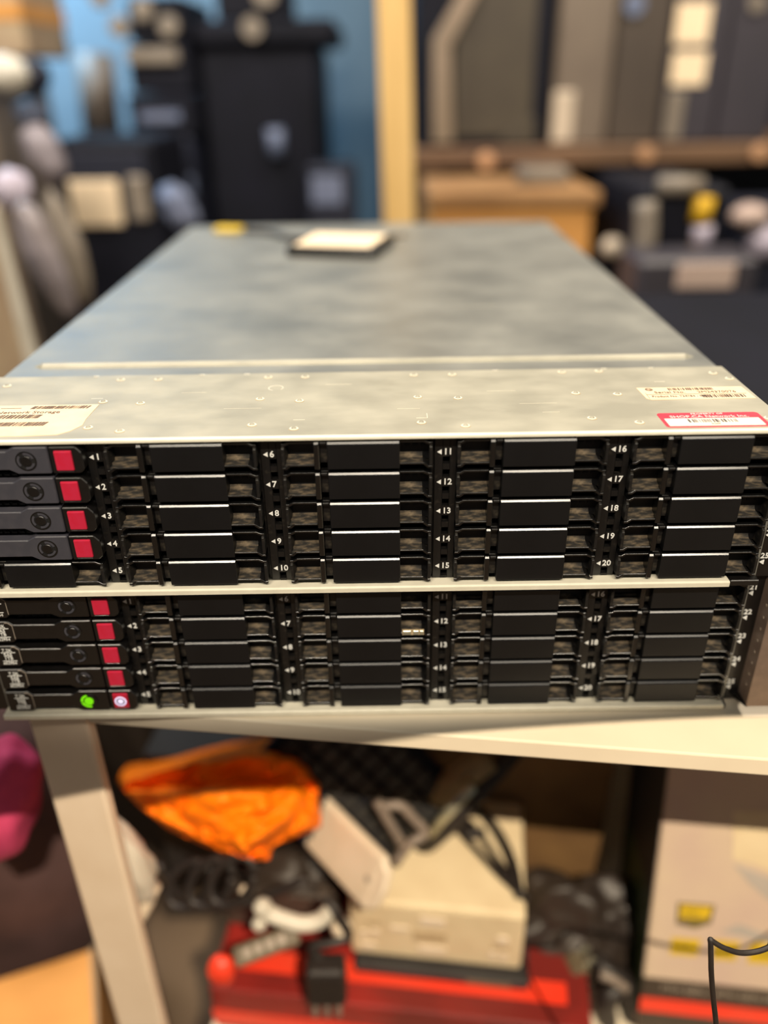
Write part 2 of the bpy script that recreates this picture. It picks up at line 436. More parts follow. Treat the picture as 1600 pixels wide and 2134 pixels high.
    # rack ears
    for side in (-1, 1):
        mb = MB()
        if side > 0:
            mb.box(XR - .0030, XR + .0125, .0005, .035, BOT + .0006, TOP - .0002, 'bezelblack', .0006)
            mb.box(.1975 if upper else XR - .003, XR - .001, -.0070, .004, BOT - .0002, BOT + .0034, 'bezelblack', .0004)
        else:
            mb.box(XL - .0125, XL + .0008, .0005, .035, BOT + .0006, TOP - .0002, 'bezelblack', .0006)
        ear = mb.build('rack_ear', e)
        if side > 0:
            nb = MB()
            for r in range(5):
                zn = -r * H + .0022
                nb.text(str(21 + r), .2167, .0003, zn + .0006, .0046, 'white', align='CENTER', bold=.018)
                nb.prism([(.2145, zn - .0032), (.2168, zn - .0018), (.2168, zn - .0046)], 'y', -.0001, .0005, 'white')
            tag(nb.build('numerals', ear), 'white printed bay numbers with arrows')
    if not upper:                                                       # folded metal flange of the right ear
        mb = MB()
        z0, z1 = BOT + .0054, TOP - .0010
        mb.prism([(.2222, -.0120), (.2560, -.0120), (.2560, -.0106), (.2236, -.0106), (.2236, .0006), (.2222, .0006)], 'z', z0, z1, 'bracket', .0004)
        for k in range(9):
            z = z0 + .012 + k * .008
            mb.box(.2219, .2223, -.0075, -.0064, z, z + .0012, 'greytext', xf=None)
        mb.prism([(.2170, .0003), (.2222, -.0119), (.2236, -.0119), (.2236, .0006)], 'z', z0, z0 + .0014, 'black')
        tag(mb.build('ear_flange', e), 'folded grey-brown metal flange')
    if upper:
        # stickers
        z = TOP
        mb = MB()
        mb.prism([(-.2125, .0432), (-.1408, .0434), (-.1412, .022), (-.1404, .0135), (-.1440, .0060), (-.1490, .0015), (-.165, .0003), (-.2125, .0)], 'z', z, z + .0002, 'paper')
        a = mb.build('barcode_label', e)
        mb = MB(); zz = z + .0002
        mb.text('Demart Network Storage', -.2085, .0325, zz, .0048, 'ink', 'top')
        mb.box(-.192, -.181, .0385, .0390, zz, zz + .0001, 'ink')
        barcode(mb, -.176, -.145, .0375, .0415, zz, 'ink', slant=.0012)
        barcode(mb, -.2035, -.167, .0240, .0290, zz, 'ink', slant=.0012)
        mb.box(-.206, -.192, .0208, .0213, zz, zz + .0001, 'ink')
        barcode(mb, -.2095, -.160, .0135, .0185, zz, 'ink', slant=.0012)
        mb.box(-.2085, -.204, .0108, .0114, zz, zz + .0001, 'ink')
        mb.build('printing', a)
        tag(a, 'torn cream paper label with barcodes')
        mb = MB(); mb.prism([(.1530, .0560), (.2110, .0560), (.2118, .0375), (.1565, .0371), (.1537, .0390)], 'z', z, z + .0002, 'paper'); a = mb.build('serial_label', e)
        mb = MB()
        mb.ring((.1590, .0528, zz), .0015, .0021, .0001, 'ink', axis='z', n=20)
        mb.text('hp', .1590, .0528, zz, .0026, 'ink', 'top', 'CENTER')
        mb.text('Serial No.', .1605, .0480, zz, .0042, 'ink', 'top')
        mb.text('2M24370076', .1840, .0480, zz, .0042, 'ink', 'top', squash=.95)
        mb.text('Product No. 734784 - 001', .1575, .0418, zz, .0034, 'ink', 'top', squash=.82)
        barcode(mb, .1695, .1940, .0512, .0546, zz, 'ink')
        barcode(mb, .1845, .2080, .0395, .0435, zz, 'ink')
        mb.box(.1555, .1556, .039, .0475, zz, zz + .0001, 'ink'); mb.box(.1555, .2095, .0448, .0451, zz, zz + .0001, 'ink')
        mb.build('printing', a); tag(a, 'cream serial number label')
        mb = MB()
        x0, x1, y0, y1, r = .1522, .2038, -.0012, .0176, .0022
        poly = []
        for cx, cy, s in ((x1 - r, y1 - r, 0), (x0 + r, y1 - r, 90), (x0 + r, y0 + r, 180), (x1 - r, y0 + r, 270)):
            for k in range(6): poly.append((cx + r * math.cos(R_(s + 18 * k)), cy + r * math.sin(R_(s + 18 * k))))
        mb.prism(poly, 'z', z, z + .0002, 'redlabel')
        mb.box(.1540, .2014, .0002, .0098, z + .0002, z + .0003, 'paperwhite')
        a = mb.build('property_label', e)
        mb = MB()
        mb.text('PROPERTY OF', .1775, .0158, zz, .0026, 'pink', 'top', 'CENTER')
        mb.text('SHOP.CA Network Inc.', .1775, .0122, zz, .0040, 'pink', 'top', 'CENTER', squash=1.02)
        barcode(mb, .1650, .1895, .0042, .0084, z + .0003, 'inkdark', fill=.4)
        mb.text('0209', .1775, .0022, z + .0003, .0024, 'inkdark', 'top', 'CENTER')
        mb.build('printing', a); tag(a, 'red and white property label')
    return e


enclosure(UP0, 'upper silver disk enclosure stacked on top, with stickers on its lid', True)
enclosure(LO0, 'lower silver disk enclosure standing directly on the white table', False)

# ------------------------------------------------------------------ drive blanks
HP = 0.00735


def glossy_top(o):                    # the polished upper arris of a face plate
    o.data.materials.append(M['gloss'])
    for p in o.data.polygons:
        if p.normal.z > .3 and p.normal.y < -.3: p.material_index = len(o.data.materials) - 1


def make_blank():
    e = thing('drive_blank', 'black drive blank', 'drive blank')
    mb = MB()
    mb.prism([(-.0060, -HP), (-.0060, HP - .0013), (-.0049, HP), (.010, HP), (.010, -HP)], 'x', .0226, .0584, 'blackface', .0003)
    glossy_top(mb.build('face_plate', e))
    mb = MB()
    mb.prism([(-.0060, -HP), (-.0060, HP - .0013), (-.0049, HP), (.010, HP), (.010, -HP)], 'x', .0160, .0187, 'black', .0003)
    mb.box(.0187, .0226, -.0022, .010, -.0052, HP - .0004, 'dustlight', .0003)
    mb.box(.0190, .0223, -.0052, -.0022, HP - .0016, HP - .0003, 'dustlight', .0002)
    mb.build('hinge_rib', e)
    # left finger recess: side wall, stepped dusty floor with angled front lip, short roof
    mb = MB()
    mb.prism([(-.0056, -.0058), (-.0056, .0040), (-.004, .0048), (.012, .0052), (.012, -.0058)], 'x', .0, .0015, 'dustlight', .0002)
    mb.prism([(.0015, -.0045), (.0015, .0046), (.0032, .0046)], 'z', -.0050, .0044, 'dustlight')
    mb.prism([(-.0052, -.0050), (-.0024, -.0047), (-.0022, -.0037), (.0008, -.0034), (.0010, -.0022), (.0022, -.0020), (.0022, -.0056), (-.0052, -.0060)], 'x', .0015, .0160, 'dust')
    mb.prism([(0, -.0074), (.0022, -.0074), (.0042, -.0057), (.0160, -.0057), (.0160, -.0048), (.0036, -.0048), (.0016, -.0062), (0, -.0062)], 'y', -.0056, -.0050, 'black', .00015)
    mb.prism([(0, .0050), (.0022, .0050), (.0042, .0062), (.0160, .0062), (.0160, .0072), (.0036, .0072), (.0016, .0061), (0, .0061)], 'y', -.0046, .011, 'black', .00015)
    mb.box(.0015, .0160, .0020, .0115, -.0058, .0066, 'blackface')
    mb.build('finger_recess', e)
    mb = MB()
    mb.prism([(-.0056, -.0058), (-.0056, .0040), (-.004, .0048), (.012, .0052), (.012, -.0058)], 'x', .0731, .0746, 'dustlight', .0002)
    mb.prism([(-.0052, -.0046), (.0008, -.0041), (.0020, -.0030), (.0025, -.0016), (.0030, -.0052), (-.0052, -.0056)], 'x', .0584, .0700, 'dust')
    mb.prism([(.0690, -.0046), (.0700, -.0046), (.0731, -.0066), (.0731, -.0074), (.0700, -.0056), (.0690, -.0056)], 'y', -.0052, .0042, 'dustlight')
    mb.prism([(.0746, -.0074), (.0724, -.0074), (.0700, -.0054), (.0584, -.0054), (.0584, -.0045), (.0706, -.0045), (.0730, -.0062), (.0746, -.0062)], 'y', -.0056, -.0050, 'black', .00015)
    mb.prism([(.0746, .0050), (.0724, .0050), (.0700, .0062), (.0584, .0062), (.0584, .0072), (.0706, .0072), (.0730, .0061), (.0746, .0061)], 'y', -.0046, .011, 'black', .00015)
    mb.box(.0584, .0731, .0024, .0115, -.0058, .0066, 'blackface')
    for x, z in ((.0610, .0012), (.0650, .0036), (.0650, .0012), (.0690, .0012)):
        mb.box(x, x + .0028, .0020, .0025, z, z + .0013, 'deep')
    mb.build('finger_recess', e)
    return e


def make_drive(bez, upper):
    """bezel with octagonal ends and a narrow middle bar, ring, end block and red eject button"""
    e = thing('hard_drive', 'hard drive', 'hard drive')
    t, b2 = .0072, .0050
    mb = MB()
    outl = [(0, -t), (.0136, -t), (.0161, -b2), (.0390, -b2), (.0430, -t), (.0596, -t), (.0596, t), (.0430, t), (.0390, b2), (.0161, b2), (.0136, t), (0, t)]
    mb.prism(outl, 'y', -.0062, .002, bez, .0005)
    body = mb.build('bezel', e)
    mb = MB()
    mb.box(.001, .0755, .002, .016, -.0068, .0068, 'deep')
    for z0 in (.0053, -.0066):
        for k in range(6):
            x = .0165 + k * .0039
            mb.box(x, x + .0026, .0012, .002, z0, z0 + .0011, 'dustlight')
    mb.build('vent_grille', e)
    mb = MB()
    mb.prism([(.0603, -t), (.0740, -t), (.0763, -.0050), (.0763, .0040), (.0735, t), (.0603, t)], 'y', -.0062, .008, 'bezelblack', .0005)
    mb.box(.0630, .0712, -.0066, -.0060, -.0066, -.0058, 'black', .0001)
    mb.build('end_block', e)
    mb = MB(); mb.box(.0627, .0715, -.0072, -.0055, -.0053, .0053, 'red', .0006, 2); mb.build('eject_button', e)
    c = (.0483, -.0062, .0)
    mb = MB()
    mb.ring(c, .0047, .0052, .0003, 'black')
    mb.ring(c, .0028, .0047, .0001, 'deep')
    mb.cyl((c[0], c[1] - .0006, c[2]), .0027, .0006, 'y', 'bezelblack', 24, bev=.0002)
    for a in (20, 140, 260): mb.ring((c[0], c[1] - .0001, c[2]), .0033, .0044, .0003, 'slate', a, a + 80, 14)
    mb.build('status_ring', e)
    if not upper:
        mb = MB()
        for s, z, sz in (('7.2K', .0042, .0031), ('SAS', .0010, .0030), ('1TB', -.0014, .0030), ('652954', -.0048, .0026)):
            mb.text(s, .0085, -.0063, z, sz, 'white', 'front', 'CENTER')
        mb.box(.0048, .0130, -.0064, -.0062, .0025, .0028, 'white'); mb.box(.0048, .0130, -.0064, -.0062, -.0033, -.0030, 'white')
        for q in ([(.0115, .0066), (.0134, .0066), (.0134, .0063), (.0115, .0063)], [(.0134, .0066), (.0156, .0046), (.0153, .0044), (.0132, .0063)], [(.0153, .0045), (.0156, .0045), (.0156, -.0045), (.0153, -.0045)]):
            mb.prism(q, 'y', -.0064, -.0062, 'greytext')
        tag(mb.build('drive_label', body), 'white printed capacity text')
    return e


blank0 = make_blank(); dr_up = make_drive('slate', True); dr_lo = make_drive('bezelblack', False)
used = set()
ROWN = ('top row', 'second row', 'middle row', 'fourth row', 'bottom row')


def place(proto, base, c, r, label, group):
    o = proto if proto.name not in used else copy_tree(proto)
    used.add(proto.name)
    o.location = Vector((bay_x(c), 0, bay_z(r))) + base
    tag(o, label, None, group)
    return o


for unit, base, pd in (('upper', UP0, dr_up), ('lower', LO0, dr_lo)):
    for c in range(5):
        for r in range(5):
            n = c * 5 + r + 1
            isdrive = c == 0 and (r < 4 or unit == 'lower')
            if isdrive:
                col = 'charcoal' if unit == 'upper' else 'black'
                lab = f'{col} hard drive with red button, pointed to by printed number {n} on the {unit} enclosure'
                if unit == 'lower' and r == 4: lab = 'black hard drive with lit green ring, bottom left of the lower enclosure'
                o = place(pd, base, c, r, lab, f'hard drives in the {unit} enclosure')
                if unit == 'lower' and r == 4:
                    for ch in list(o.children):
                        if ch.name.startswith('status_ring'): bpy.data.objects.remove(ch)
                    q = (.0483, -.0063, .0)
                    mb = MB(); mb.ring(q, .0047, .0052, .0003, 'black'); mb.ring(q, .0030, .0047, .0001, 'deep')
                    mb.cyl((q[0], q[1] - .0007, q[2]), .0026, .0006, 'y', 'green', 24)
                    mb.ring((q[0], q[1] - .0002, q[2]), .0034, .0047, .0003, 'green', 100, 185, 16); mb.ring((q[0], q[1] - .0002, q[2]), .0034, .0047, .0003, 'green', 195, 285, 16)
                    mb.ring((q[0], q[1] - .0002, q[2]), .0034, .0047, .0003, 'bezelblack', -60, 70, 16)
                    tag(mb.build('status_ring', o), 'lit green status ring')
                    mb = MB(); q = (.0671, -.0072, .0)
                    mb.ring(q, .0027, .0034, .0002, 'iconwhite'); mb.ring(q, .0015, .0027, .00012, 'lilac'); mb.cyl((q[0], q[1] - .0002, q[2]), .0015, .0002, 'y', 'iconwhite', 16)
                    tag(mb.build('light_icon', o), 'glowing white round icon')
            else:
                if c == 4 and unit == 'upper':
                    lab = f'black drive blank in the {ROWN[r]} of the rightmost column of the upper enclosure'
                else:
                    lab = f'black drive blank pointed to by printed number {n} on the {unit} enclosure'
                    if unit == 'lower' and n == 12: lab = 'black drive blank with a silver clip in its recess, number 12 on the lower enclosure'
                o = place(blank0, base, c, r, lab, f'drive blanks in the {unit} enclosure')
                if unit == 'lower' and n == 12:
                    mb = MB()
                    for x, w in ((.0594, .0045), (.0652, .0030), (.0687, .0022)): mb.box(x, x + w, -.0068, -.0058, -.0056, -.0028, 'steel', .0002)
                    mb.box(.0590, .0712, -.0062, -.0056, -.0060, -.0024, 'creamdark')
                    tag(mb.build('silver_clip', o), 'silver clip across the right recess')

# little adapter with a pale label lying at the back of the upper lid, its cable and a yellow tag
zl = UP0.z + TOP - .0019
ad = thing('power_adapter', 'flat black adapter with cream label lying at the back of the upper lid', 'adapter', (-.027, .485, zl), R_(-14))
mb = MB(); mb.box(-.046, .046, -.042, .046, 0, .010, 'black', .003, 2); mb.build('body', ad)
mb = MB(); mb.box(-.040, .038, -.034, .040, .010, .0103, 'labelcream'); mb.build('label', ad)
mb = MB(); mb.tube([(-.044, .030, .005), (-.075, .046, .004), (-.105, .074, .003), (-.14, .085, .003)], .003, 'cable'); mb.build('cable', ad)
mb = MB(); mb.box(-.178, -.146, .078, .098, .0, .006, 'yellow', .002); mb.build('yellow_tag', ad)

# ------------------------------------------------------------------ table
TYAW = math.atan(-.127)
TZ = -.1690
T0 = Vector((0, -.0155, TZ))
tb = thing('work_table', 'white laminate work table carrying the disk enclosures', 'table', T0, TYAW)
mb = MB(); mb.box(-.1725, 1.05, 0, .78, -.0125, 0, 'tablewhite', .0012, 2); mb.build('table_top', tb)
for lx, ly in ((-.2125, .0), (-.2125, .768), (1.01, .0), (1.01, .768)):
    mb = MB(); mb.box(lx, lx + .039, ly, ly + .010, -.735, 0 - .0002, 'legwhite', .0025, 2); mb.build('leg', tb)
mb = MB(); mb.box(-.168, 1.01, .045, .74, -.466, -.452, 'tablewhite', .001); mb.build('lower_shelf', tb)
SHZ = TZ - .452


def tw(x, y, z=0.0):                  # table-aligned coordinates to world
    return Vector((x * math.cos(TYAW) - y * math.sin(TYAW), x * math.sin(TYAW) + y * math.cos(TYAW) - .0155, z))


lb = thing('low_black_box', 'low black box on the table right behind the metal ear flange', 'box', (.245, .05, TZ), 0)
mb = MB(); mb.box(.0, .45, .035, .62, 0, .085, 'navyplastic', .004); mb.build('body', lb)
mb = MB(); mb.box(-.001, .451, .034, .621, .060, .0855, 'tower', .003); mb.build('lid', lb)

# ------------------------------------------------------------------ things under the table
RZT = SHZ + .062                      # top of the red carton
rb = thing('red_carton', 'flat red carton under the cream box on the lower shelf', 'carton', (0.02, .20, SHZ), TYAW)
mb = MB(); mb.box(-.156, .185, -.150, -.006, 0, .062, 'redbox', .002)
mb.box(-.156, .185, -.151, -.150, .010, .030, 'redbright'); mb.build('body', rb)
mb = MB(); mb.box(-.140, .165, -.130, -.110, .062, .0626, 'redbright'); mb.build('lid_print', rb)
db = thing('flat_device', 'thin black device between cream box and red carton', 'device', (.060, .155, RZT), TYAW)
mb = MB(); mb.box(-.072, .086, -.082, .065, 0, .012, 'darkcarton', .002); mb.build('body', db)
mb = MB(); mb.box(.03, .07, -.083, -.082, .003, .009, 'badgegrey'); mb.build('front_panel', db)

wb = thing('cream_box', 'cream plastic box with moulded front on top of the red carton', 'box', (.0605, .150, RZT + .012), TYAW)
mb = MB(); mb.box(-.0775, .0775, -.066, .060, 0, .075, 'creambox', .004, 2); mb.build('body', wb)
for x, z, w, h in ((-.068, .010, .014, .008), (-.068, .026, .007, .009), (-.058, .030, .007, .008), (-.016, .012, .026, .010), (-.014, .052, .022, .010), (.048, .014, .007, .010), (.058, .012, .006, .012), (.054, .036, .010, .010), (-.040, .040, .016, .006)):
    mb = MB(); mb.box(x, x + w, -.0675, -.065, z, z + h, 'slab', .0006); mb.build('front_boss', wb)
for x, z, w, h in ((-.020, .028, .030, .014), (.050, .026, .016, .008), (-.062, .044, .012, .006)):
    mb = MB(); mb.box(x, x + w, -.0666, -.065, z, z + h, 'creamdark', .0005); mb.build('front_recess', wb)

# cables lying on the cream box
zc = RZT + .012 + .075
def wc(x, y, z=0.004): q = wb.matrix_basis @ Vector((x, y, .075 + z)); return q
bpy.context.view_layer.update()
mb = MB()
mb.tube([wc(-.046, .040), wc(-.030, .020), wc(-.010, .018), wc(.010, .034), wc(.030, .022), wc(.050, -.010), wc(.070, -.040), wc(.0785, -.052)], .0032, 'cable')
mb.tube([wc(-.02, .045), wc(.010, .020, .006), wc(.030, -.002, .006), wc(.055, -.030, .005), wc(.074, -.048)], .0030, 'cable')
mb.tube([wc(.030, .048), wc(.052, .018, .006), wc(.066, -.016, .006), wc(.072, -.050, .005)], .0045, 'cable')
mb.tube([wc(.012, .03, .009), wc(.026, .008, .010), wc(.040, .012, .009)], .0045, 'cable')
tag(mb.build('black_cable', smooth=True), 'tangle of black cables on top of the cream box', 'cable')

# pale rounded slab leaning across the cream box's left corner
def plate_xf(center, ax_u, ax_v):
    u = Vector(ax_u).normalized(); v = Vector(ax_v); v = (v - u * v.dot(u)).normalized(); w = u.cross(v)
    mm = Matrix((u, v, w)).transposed().to_4x4(); mm.translation = center
    return mm

ca, cb = at(640, 1690, .150), at(790, 1846, .070)
sl = thing('pale_power_bank', 'pale beige rounded slab leaning between orange bag and cream box', 'power bank')
xf = plate_xf((ca + cb) / 2, cb - ca, at(790, 1720, .110) - at(680, 1840, .110))
L2 = (cb - ca).length / 2
mb = MB(); mb.box(-L2 - .02, L2, -.026, .026, -.005, .005, 'slab', .0048, 3, xf=xf)
mb.prism([(L2 - .004, -.024), (L2 + .006, -.017), (L2 + .009, 0), (L2 + .006, .017), (L2 - .004, .024)], 'z', -.0045, .0045, 'slab', .002, xf=xf)
mb.build('body', sl, smooth=False)
mb = MB(); mb.cyl((L2 - .010, 0, .0049), .003, .0004, 'z', 'greytext', 16, xf=xf); mb.build('indicator', sl)

# orange bag on a dark carton
dk = thing('dark_carton', 'dark carton in the shade beneath the orange bag', 'carton', (-.150, .315, SHZ), TYAW)
mb = MB(); mb.box(-.075, .095, -.09, .12, 0, .185, 'darkcarton', .003); mb.build('body', dk)
mb = MB(); mb.box(-.0755, .0955, -.0905, .1205, .150, .1856, 'deep', .001); mb.build('lid', dk)
def orange_bag():
    bm = MB()
    # crumpled sheet: a folded grid drawn between outline points, thickened
    rows = [[(262, 1612), (340, 1600), (440, 1575), (550, 1552), (640, 1560), (664, 1590)],
            [(246, 1628), (330, 1622), (440, 1612), (550, 1600), (640, 1605), (672, 1625)],
            [(258, 1648), (345, 1655), (440, 1655), (540, 1655), (610, 1650), (662, 1665)],
            [(300, 1690), (370, 1705), (450, 1705), (540, 1700), (610, 1702), (668, 1724)],
            [(352, 1728), (410, 1745), (470, 1745), (540, 1740), (580, 1738), (632, 1738)],
            [(430, 1764), (470, 1775), (510, 1780), (540, 1780), (560, 1775), (566, 1764)],
            [(480, 1782), (505, 1788), (525, 1792), (545, 1794), (560, 1792), (563, 1786)]]
    yy = [.25, .17, .098, .090, .088, .088, .092]
    nU, nV = 48, 48
    def lerp(a, b, t): return a + (b - a) * t
    def samp(s, t):
        i = min(int(t * 6), 5); ft = t * 6 - i; j = min(int(s * 5), 4); fs = s * 5 - j
        q = [rows[i][j], rows[i][j + 1], rows[i + 1][j], rows[i + 1][j + 1]]
        u = lerp(lerp(q[0][0], q[1][0], fs), lerp(q[2][0], q[3][0], fs), ft); v = lerp(lerp(q[0][1], q[1][1], fs), lerp(q[2][1], q[3][1], fs), ft)
        y = lerp(yy[i], yy[i + 1], ft)
        n = Vector((s * 5.0 + t * 2.5, t * 4.2 - s * 1.5, 1.3))
        cr = abs(mnoise.noise(n * 1.1)) * .020 + abs(mnoise.noise(n * 2.6 + Vector((3, 1, 0)))) * .010 + mnoise.noise(n * 6) * .0025
        bulge = math.sin(math.pi * s) * .022
        return at(u, v, y - bulge + .010 - cr + .018 * (1 - math.sin(math.pi * s)))
    fr = [[bm.bm.verts.new(samp(i / nU, j / nV)) for i in range(nU + 1)] for j in range(nV + 1)]
    bk = [[bm.bm.verts.new(v.co + Vector((0, .012 + .03 * math.sin(math.pi * i / nU) * math.sin(math.pi * j / nV), 0))) for i, v in enumerate(row)] for j, row in enumerate(fr)]
    fs = []
    for j in range(nV):
        for i in range(nU):
            fs.append(bm.bm.faces.new([fr[j][i], fr[j][i + 1], fr[j + 1][i + 1], fr[j + 1][i]]))
            fs.append(bm.bm.faces.new([bk[j][i + 1], bk[j][i], bk[j + 1][i], bk[j + 1][i + 1]]))
    for i in range(nU):
        fs.append(bm.bm.faces.new([fr[0][i + 1], fr[0][i], bk[0][i], bk[0][i + 1]])); fs.append(bm.bm.faces.new([fr[nV][i], fr[nV][i + 1], bk[nV][i + 1], bk[nV][i]]))
    for j in range(nV):
        fs.append(bm.bm.faces.new([fr[j][0], fr[j + 1][0], bk[j + 1][0], bk[j][0]])); fs.append(bm.bm.faces.new([fr[j + 1][nU], fr[j][nU], bk[j][nU], bk[j + 1][nU]]))
    bmesh.ops.recalc_face_normals(bm.bm, faces=fs)
    bm._finish([v for r in fr for v in r] + [v for r in bk for v in r], 'orange')
    return bm.build('plastic_bag', smooth=True)
tag(orange_bag(), 'crumpled bright orange plastic bag under the table beside the leg', 'bag')

# keyboard leaning behind, brown box, loose cables
kb = thing('keyboard', 'black keyboard leaning on edge behind the pale slab', 'keyboard')
xf = plate_xf(at(770, 1690, .150), at(900, 1800, .150) - at(680, 1600, .165), at(900, 1570, .185) - at(700, 1830, .135))
mb = MB(); mb.box(-.115, .050, -.062, .075, -.008, .006, 'tower', .003, xf=xf); mb.build('body', kb)
mb = MB()
for i in range(10):
    for j in range(6): mb.box(-.109 + i * .0157, -.109 + i * .0157 + .0132, -.052 + j * .0200, -.052 + j * .0200 + .0165, .006, .010, 'keys', .0014, xf=xf)
mb.build('keycaps', kb)

bx = thing('cardboard_box', 'worn brown cardboard box standing behind the cream box', 'box', (.134, .325, SHZ), R_(-3))
mb = MB(); mb.box(-.106, .104, -.12, .10, 0, .324, 'brownbox', .002); mb.build('body', bx)
mb = MB(); mb.box(-.106, .104, -.1205, -.12, .222, .252, 'tandark'); mb.build('tape', bx)

gc = thing('metal_tube', 'shiny metal tube with tan foam sleeve leaning on the brown box', 'tube')
mb = MB(); mb.tube([at(895, 1735, .140), at(985, 1635, .140)], .0055, 'steel', n=14, sub=0); mb.build('tube', gc, smooth=True)
mb = MB(); mb.tube([at(905, 1655, .165), at(1020, 1575, .165)], .014, 'tape', n=16, sub=0); mb.build('foam_sleeve', gc, smooth=True)
mb = MB(); mb.tube([at(870, 1775, .150), at(935, 1720, .150), at(1075, 1560, .165)], .009, 'cable', n=12, sub=0); mb.build('black_rod', gc, smooth=True)

mb = MB()
mb.tube([at(785, 1670, .125), at(805, 1705, .122), at(840, 1765, .118), at(832, 1785, .112), at(825, 1800, .110)], .0045, 'greycable')
mb.tube([at(800, 1680, .125), at(835, 1680, .125), at(860, 1705, .122), at(885, 1735, .118), at(858, 1755, .113), at(838, 1775, .110)], .0045, 'greycable')
tag(mb.build('grey_cable', smooth=True), 'looped grey cable with plug resting on the black keyboard', 'cable')
mb = MB()
mb.tube([at(925, 1745, .168), at(945, 1775, .160), at(975, 1795, .155), at(1010, 1815, .150)], .0022, 'tandark')
mb.tube([at(915, 1750, .168), at(935, 1800, .155), at(938, 1825, .150)], .0020, 'tandark')
tag(mb.build('thin_cable', smooth=True), 'thin brown cable hanging in front of the brown box', 'cable')

# black bag and plugs at the right of the cream box
mb = MB(); mb.blob(at(1190, 1940, .135), .062, .040, .066, 'blackbag', 2.3, .35, 1.6, 5, fold=.22, ffreq=3.2)
tag(mb.build('black_bag', smooth=True), 'crumpled black plastic bag to the right of the cream box', 'bag')
pl = thing('power_strip', 'grey and black power plug with cable in front of the black bag', 'plug')
mb = MB(); xf = plate_xf(at(1170, 2040, .085), at(1195, 2015, .085) - at(1140, 2065, .080), at(1180, 2060, .075) - at(1160, 2015, .095))
mb.box(-.028, .028, -.010, .010, -.008, .008, 'badgegrey', .003, 2, xf=xf); mb.build('body', pl)
mb = MB()
for q in (-.005, .005): mb.box(.028, .040, q - .001, q + .001, -.003, .003, 'steel', xf=xf)
mb.build('pins', pl)
mb = MB(); mb.tube([at(1135, 2070, .08), at(1110, 2100, .07), at(1070, 2140, .06), at(1020, 2180, .05)], .005, 'cable'); mb.build('cable', pl, smooth=True)
mb = MB()
mb.tube([at(1240, 2000, .10), at(1262, 2022, .090), at(1300, 2045, .085), at(1320, 2075, .080), at(1310, 2140, .075)], .0105, 'cable')
mb.tube([at(1290, 2060, .08), at(1262, 2085, .075), at(1270, 2160, .07)], .010, 'cable')
tag(mb.build('thick_cable', smooth=True), 'thick black cable bundle hanging between black bag and pale carton', 'cable')
hl = MB(); hl.tube([at(1250, 2030, .078), at(1280, 2043, .074), at(1306, 2062, .070)], .0042, 'greycable')
tag(hl.build('grey_plug', smooth=True), 'glossy grey plug end lying on the thick black cable', 'plug')

# pale carton with yellow badges
A, B = at(1385, 1605, .118), at(1330, 2120, .060)
xax = Vector((math.cos(TYAW), math.sin(TYAW), 0))
pc = thing('pale_carton', 'pale grey carton with yellow badges and red base leaning at right under the table', 'carton')
vax = (A - B); vl = vax.length
PCX = plate_xf(B, xax, vax)                       # local x to the right, y up the face, z towards the viewer
PV = lambda u, v: PCX.inverted() @ (CAM + (at(u, v, 1) - CAM) * ((PCX.col[2].xyz.dot(B - CAM)) / PCX.col[2].xyz.dot(at(u, v, 1) - CAM)))
mb = MB(); mb.box(.0, .30, -.012, vl + .045, -.13, 0, 'carton', .0015, xf=PCX); mb.build('body', pc)
mb = MB(); mb.box(-.0012, -.0001, .004, vl + .044, -.129, -.001, 'darkcarton', xf=PCX); mb.box(-.0016, -.0012, .012, vl * .5, -.112, -.002, 'darkgreen', xf=PCX); tag(mb.build('side_print', pc), 'black and dark green printed side')
yb1, yb0, yr1, yr0 = PV(1400, 2042).y, PV(1400, 2078).y, PV(1400, 2083).y, PV(1400, 2112).y
mb = MB(); mb.box(-.0003, .3003, yb0, yb1, -.0003, .0006, 'cartonblack', xf=PCX)
mb.box(-.0003, .3003, yr1, yb0, -.0003, .0006, 'reddark', xf=PCX); mb.box(-.0003, .3003, yr0, yr1, -.0003, .0006, 'redbright', xf=PCX)
mb.box(-.0003, .3003, -.012, yr0, -.0003, .0006, 'cartonblack', xf=PCX)
band = mb.build('base_band', pc)
mb = MB()
y0t = (yb0 + yb1) / 2
vs = mb.text('7TH GEN / 8TH GEN SERIES ATX MOTHERBOARD', PV(1376, 2055).x, 0, 0, .0095, 'greytext', 'top', th=.0001)
for v in vs: v.co = PCX @ (v.co + Vector((0, y0t, .0008)))
mb.build('band_text', band)
mb = MB()
def pq(pts, z, mk):
    poly = [(PV(u, v).x, PV(u, v).y) for u, v in pts]; mb.prism(poly, 'z', 0, z, mk, xf=PCX)
pq([(1412, 1880), (1490, 1886), (1481, 1924), (1448, 1934), (1408, 1925)], .0006, 'badgegrey')
pq([(1417, 1884), (1484, 1889), (1476, 1914), (1414, 1913)], .0010, 'yellow')
pq([(1432, 1918), (1474, 1918), (1470, 1924), (1449, 1930), (1434, 1926)], .0010, 'olive')
pq([(1399, 1954), (1460, 1958), (1452, 1992), (1395, 1988)], .0006, 'yellow')
pq([(1487, 1959), (1541, 1963), (1532, 2002), (1483, 1998)], .0006, 'yellow')
pq([(1565, 1964), (1640, 1968), (1634, 2010), (1556, 2006)], .0006, 'yellow')
for (u, v, s, h) in ((1420, 1900, '1200', .0065), (1403, 1972, '10TH', .0085), (1494, 1980, 'M.2', .0085), (1572, 1984, 'USB', .0085)):
    q = PV(u, v)
    vs = mb.text(s, q.x, 0, 0, h, 'olive', 'top', th=.0001)
    for w in vs: w.co = PCX @ (w.co + Vector((0, q.y, .0012)))
tag(mb.build('badges', pc), 'yellow and grey printed badges')
mb = MB()
